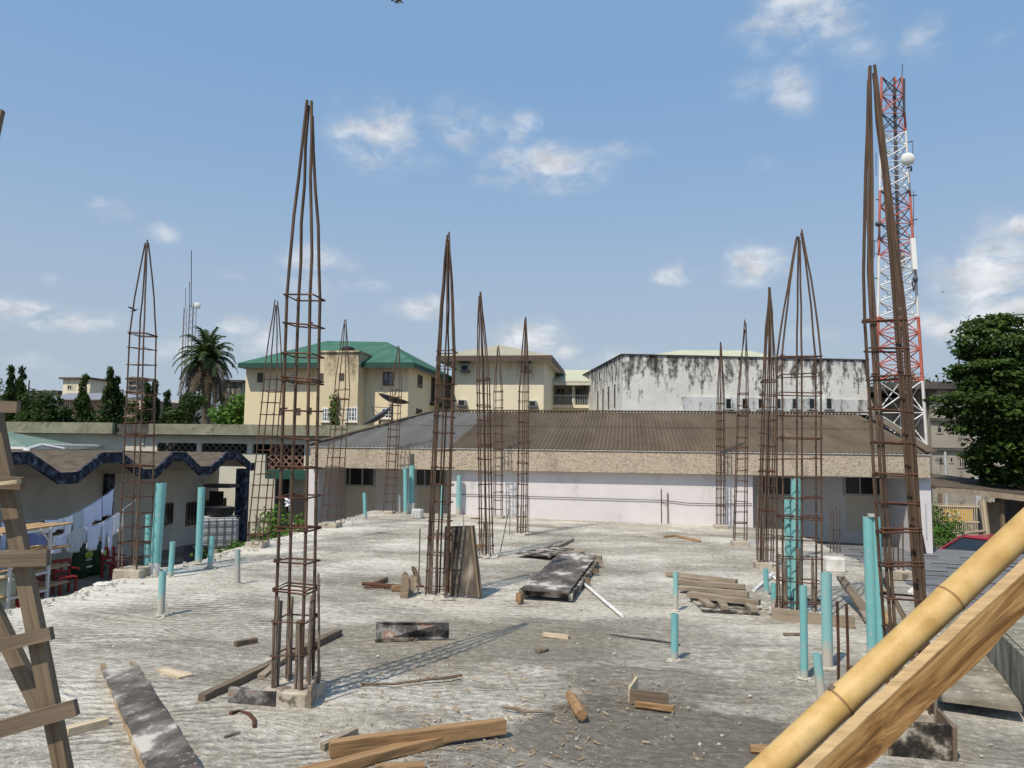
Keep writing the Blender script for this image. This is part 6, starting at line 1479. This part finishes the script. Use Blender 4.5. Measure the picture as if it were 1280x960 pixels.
# ================================================================ foreground: ladder, prop, bamboo and plank
D = 1.85; s = D/FPX
ld = thing('wooden_ladder', V((*atd(150, 900, D).xy, 0)), 'rough wooden ladder of crossed timbers at the left frame edge', 'ladder')
def fpt(u, v, d=D): return atd(u, v, d)
def tofloor(a, b): # extend the line a->b down to the deck
    t = a.z/(a.z-b.z); return a.lerp(b, t)
a, b = fpt(-18, 470), fpt(79, 962); MB().bar(a, tofloor(a, b), .036, .022, FH, jag=.05).build('stile', M['w_oldz'], ld)
a, b = fpt(-46, 690, D+.03), fpt(53, 888, D+.03); MB().bar(a, b.lerp(a, -.03), .036, .022, FH, jag=.05).build('brace', M['w_oldz'], ld)
a, b = fpt(-120, 470, D+.05), fpt(-60, 962, D+.05); MB().bar(a, tofloor(a, b), .04, .022, FH, jag=.05).build('stile', M['w_oldz'], ld)
for (u0, v0, u1, v1, w, dd, m_) in ((-110, 505, 23, 509, .026, -.03, 'w_old'), (-115, 600, 30, 604, .026, -.03, 'w_old'), (-120, 701, 61, 697, .036, -.03, 'w_old'), (-110, 832, 66, 791.5, .028, -.03, 'w_old'), (-110, 943, 95, 883.5, .034, -.03, 'w_old')):
    MB().bar(fpt(u0, v0, D+dd), fpt(u1, v1, D+dd), w*1.05, .016, FH, jag=.06).build('rung', M[m_], ld)
MB().bar(fpt(-30, 607, D-.07), fpt(27, 602, D-.07), .008, .02, FH, jag=.2).build('splinter', M['w_pale'], ld)
a, b = atd(1.5, 139, 2.4), atd(-4.5, 165, 2.4); pr_ = MB().bar(a, tofloor(a, b), .016, .02, FH, jag=.1).build('timber_prop', M['w_oldz']); tag(pr_, 'thin brown prop whose tip just enters at the upper left frame edge', 'prop')
# bamboo
DB = 1.72
a, b = fpt(943, 978, DB), fpt(1290, 652, DB+.10)
dirn = (b-a).normalized(); a2 = tofloor(b, a); L_ = (b-a2).length; endp = b+dirn*1.0
rb = 37.5*DB/FPX/2
bm_ = thing('bamboo_pole', a2, 'thick yellow bamboo pole slanting across the lower right foreground', 'bamboo pole')
# node rings where the photo shows them
def par(u, v): # parameter along the pole closest to the pixel ray
    r_ = ray(u, v).normalized(); w0 = EYE-a2; B = r_.dot(dirn); return ((w0.dot(dirn))-(w0.dot(r_))*B)/(1-B*B)
nodes = [par(1180, 742), par(1050, 878)]; gap = nodes[0]-nodes[1]
allN = sorted([nodes[1]-gap*k for k in range(1, 9)] + [nodes[0]+gap*k*.97 for k in range(1, 5)] + nodes)
tot = L_+1.0; ts = [0.0]; 
for n_ in allN:
    if 0.05 < n_ < tot-.05: ts += [n_-.03, n_-.010, n_-.002, n_+.002, n_+.010, n_+.03]
ts += [tot]; pts, rad = [], []
for t in ts:
    k = min((abs(t-n_) for n_ in allN)); pts.append(a2+dirn*t); rad.append(rb*(1.055 if .001 < k < .0085 and k < .005 else (1.03 if k < .015 else 1.0))*(1-.02*(t/tot)))
MB().tube(pts, rad, 28).build('culm', M['bamboo'], bm_)
for n_ in nodes+[allN[-2]]: MB().tube([a2+dirn*(n_-.0028), a2+dirn*(n_+.0028)], rb*1.055, 28).build('node', M['node'], bm_)
x_ = dirn.cross(FH).normalized(); upn = x_ if x_.z > 0 else -x_
MB().ball(a2+dirn*(nodes[1]+.006)+upn*rb*.97, (.011, .010, .008), 8, 6, .2).build('branch_scar', M['w_old'], bm_)
# rough-sawn plank below it
DP = DB-.045; c0_, c1_ = fpt(1007, 991, DP), fpt(1320, 699, DP+.10)
pd = (c1_-c0_).normalized(); pn = pd.cross(FH).normalized(); pn = pn if pn.z > 0 else -pn; pf = pd.cross(pn).normalized()
if pf.dot(FH) > 0: pf = -pf            # pf faces the viewer
M['w_rough'] = roughsawn('rough_sawn_plank', pd)
c00 = c0_.lerp(c1_, (c0_.z)/(c0_.z-c1_.z)); st_, en = c00, c1_+pd*.8; Ln = (en-st_).length; rs = []; rng = random.Random(12); N = 60
wd = 41*DP/FPX; th_ = .009
def lower(t):
    # wavy waney lower edge with a step bulge as in the photo
    q = (t-par2)/.30
    return wd*(1+.10*math.sin(t*9)+.05*math.sin(t*23+1)+.22*math.exp(-(q*1.6)**2))
def par_on(u, v):
    r_ = ray(u, v).normalized(); w0 = EYE-st_; B = r_.dot(pd); return ((w0.dot(pd))-(w0.dot(r_))*B)/(1-B*B)
par2 = par_on(1200, 840)
for i in range(N+1):
    t = Ln*i/N; c = st_+pd*t; lw = lower(t); j = lambda: rng.uniform(-.0012, .0012)
    top = c+pn*(wd*.5+j()); bot = c+pn*(wd*.5-lw+j())
    # slanted pale upper face leans away from the viewer
    rs.append([top+pf*(th_*.5)+pn*(-.006), bot+pf*(th_*.5+j()), bot-pf*(th_*.5), top+pn*.010-pf*(th_*.5)])
rp = thing('rough_plank', st_, 'rough-sawn brown plank running parallel below the bamboo pole', 'plank')
MB().rings(rs).build('plank', M['w_rough'], rp)
ed = MB(); er = []
for r_ in rs: er.append([r_[0]+pf*.001+pn*.001, r_[3]+pn*.002, r_[3]-pn*.002, r_[0]-pn*.002+pf*.0005])
ed.rings(er).build('sawn_edge', M['w_sawn'], rp)

# ================================================================ birds
def bird(u, v, d, span, heading, label, mat, belly=None, flap=.35):
    p = atd(u, v, d); root = thing('flying_bird', p, label, 'bird'); f = V((math.cos(heading), math.sin(heading), .1)).normalized(); s_ = f.cross(V((0,0,1))).normalized(); u_ = s_.cross(f)
    mb = MB(); rs = []
    for t, r in ((-.5, .01), (-.32, .035), (-.1, .075), (.12, .08), (.3, .055), (.42, .04), (.52, .008)): rs.append([p+f*(t*span*.55)+s_*(math.cos(a)*r*span)+u_*(math.sin(a)*r*span*.9) for a in [2*math.pi*i/10 for i in range(10)]])
    mb.rings(rs)
    for sg in (-1, 1):
        pr0 = [(0, .14, -.10), (.22, .17, -.10), (.40, .08, -.12), (.5, -.10, -.14)]
        top, bot = [], []
        for y, xf, xb in pr0: z = flap*y*(1 if y < .25 else .8)*span; top.append(p+s_*(sg*y*span)+f*(xf*span)+u_*(z+.01)); bot.append(p+s_*(sg*y*span)+f*(xb*span)+u_*(z-.002))
        poly = top+bot[::-1]; mb.prism(poly, u_*(.012*span))
    mb.prism([p-f*span*.22+s_*span*.03, p-f*span*.22-s_*span*.03, p-f*span*.42-s_*span*.07, p-f*span*.42+s_*span*.07], u_*.008)
    mb.sm = False; mb.build('body', M[mat], root)
    if belly: MB().ball(p+f*span*.02-u_*span*.03, (span*.16, span*.09, span*.06), 10, 6).build('belly', M[belly], root)
bird(498, 2, 26, .62, .5, 'pale-bellied bird flying at the top edge of the sky', 'bird_dark', 'bird_pale')
bird(168, 388, 30, .5, -.3, 'small dark bird gliding past the leftmost cage top', 'bird_dark', flap=.5)
bird(1178.5, 365, 60, .45, .2, 'tiny dark bird in the sky between the mast and the big tree', 'bird_dark', flap=.1)
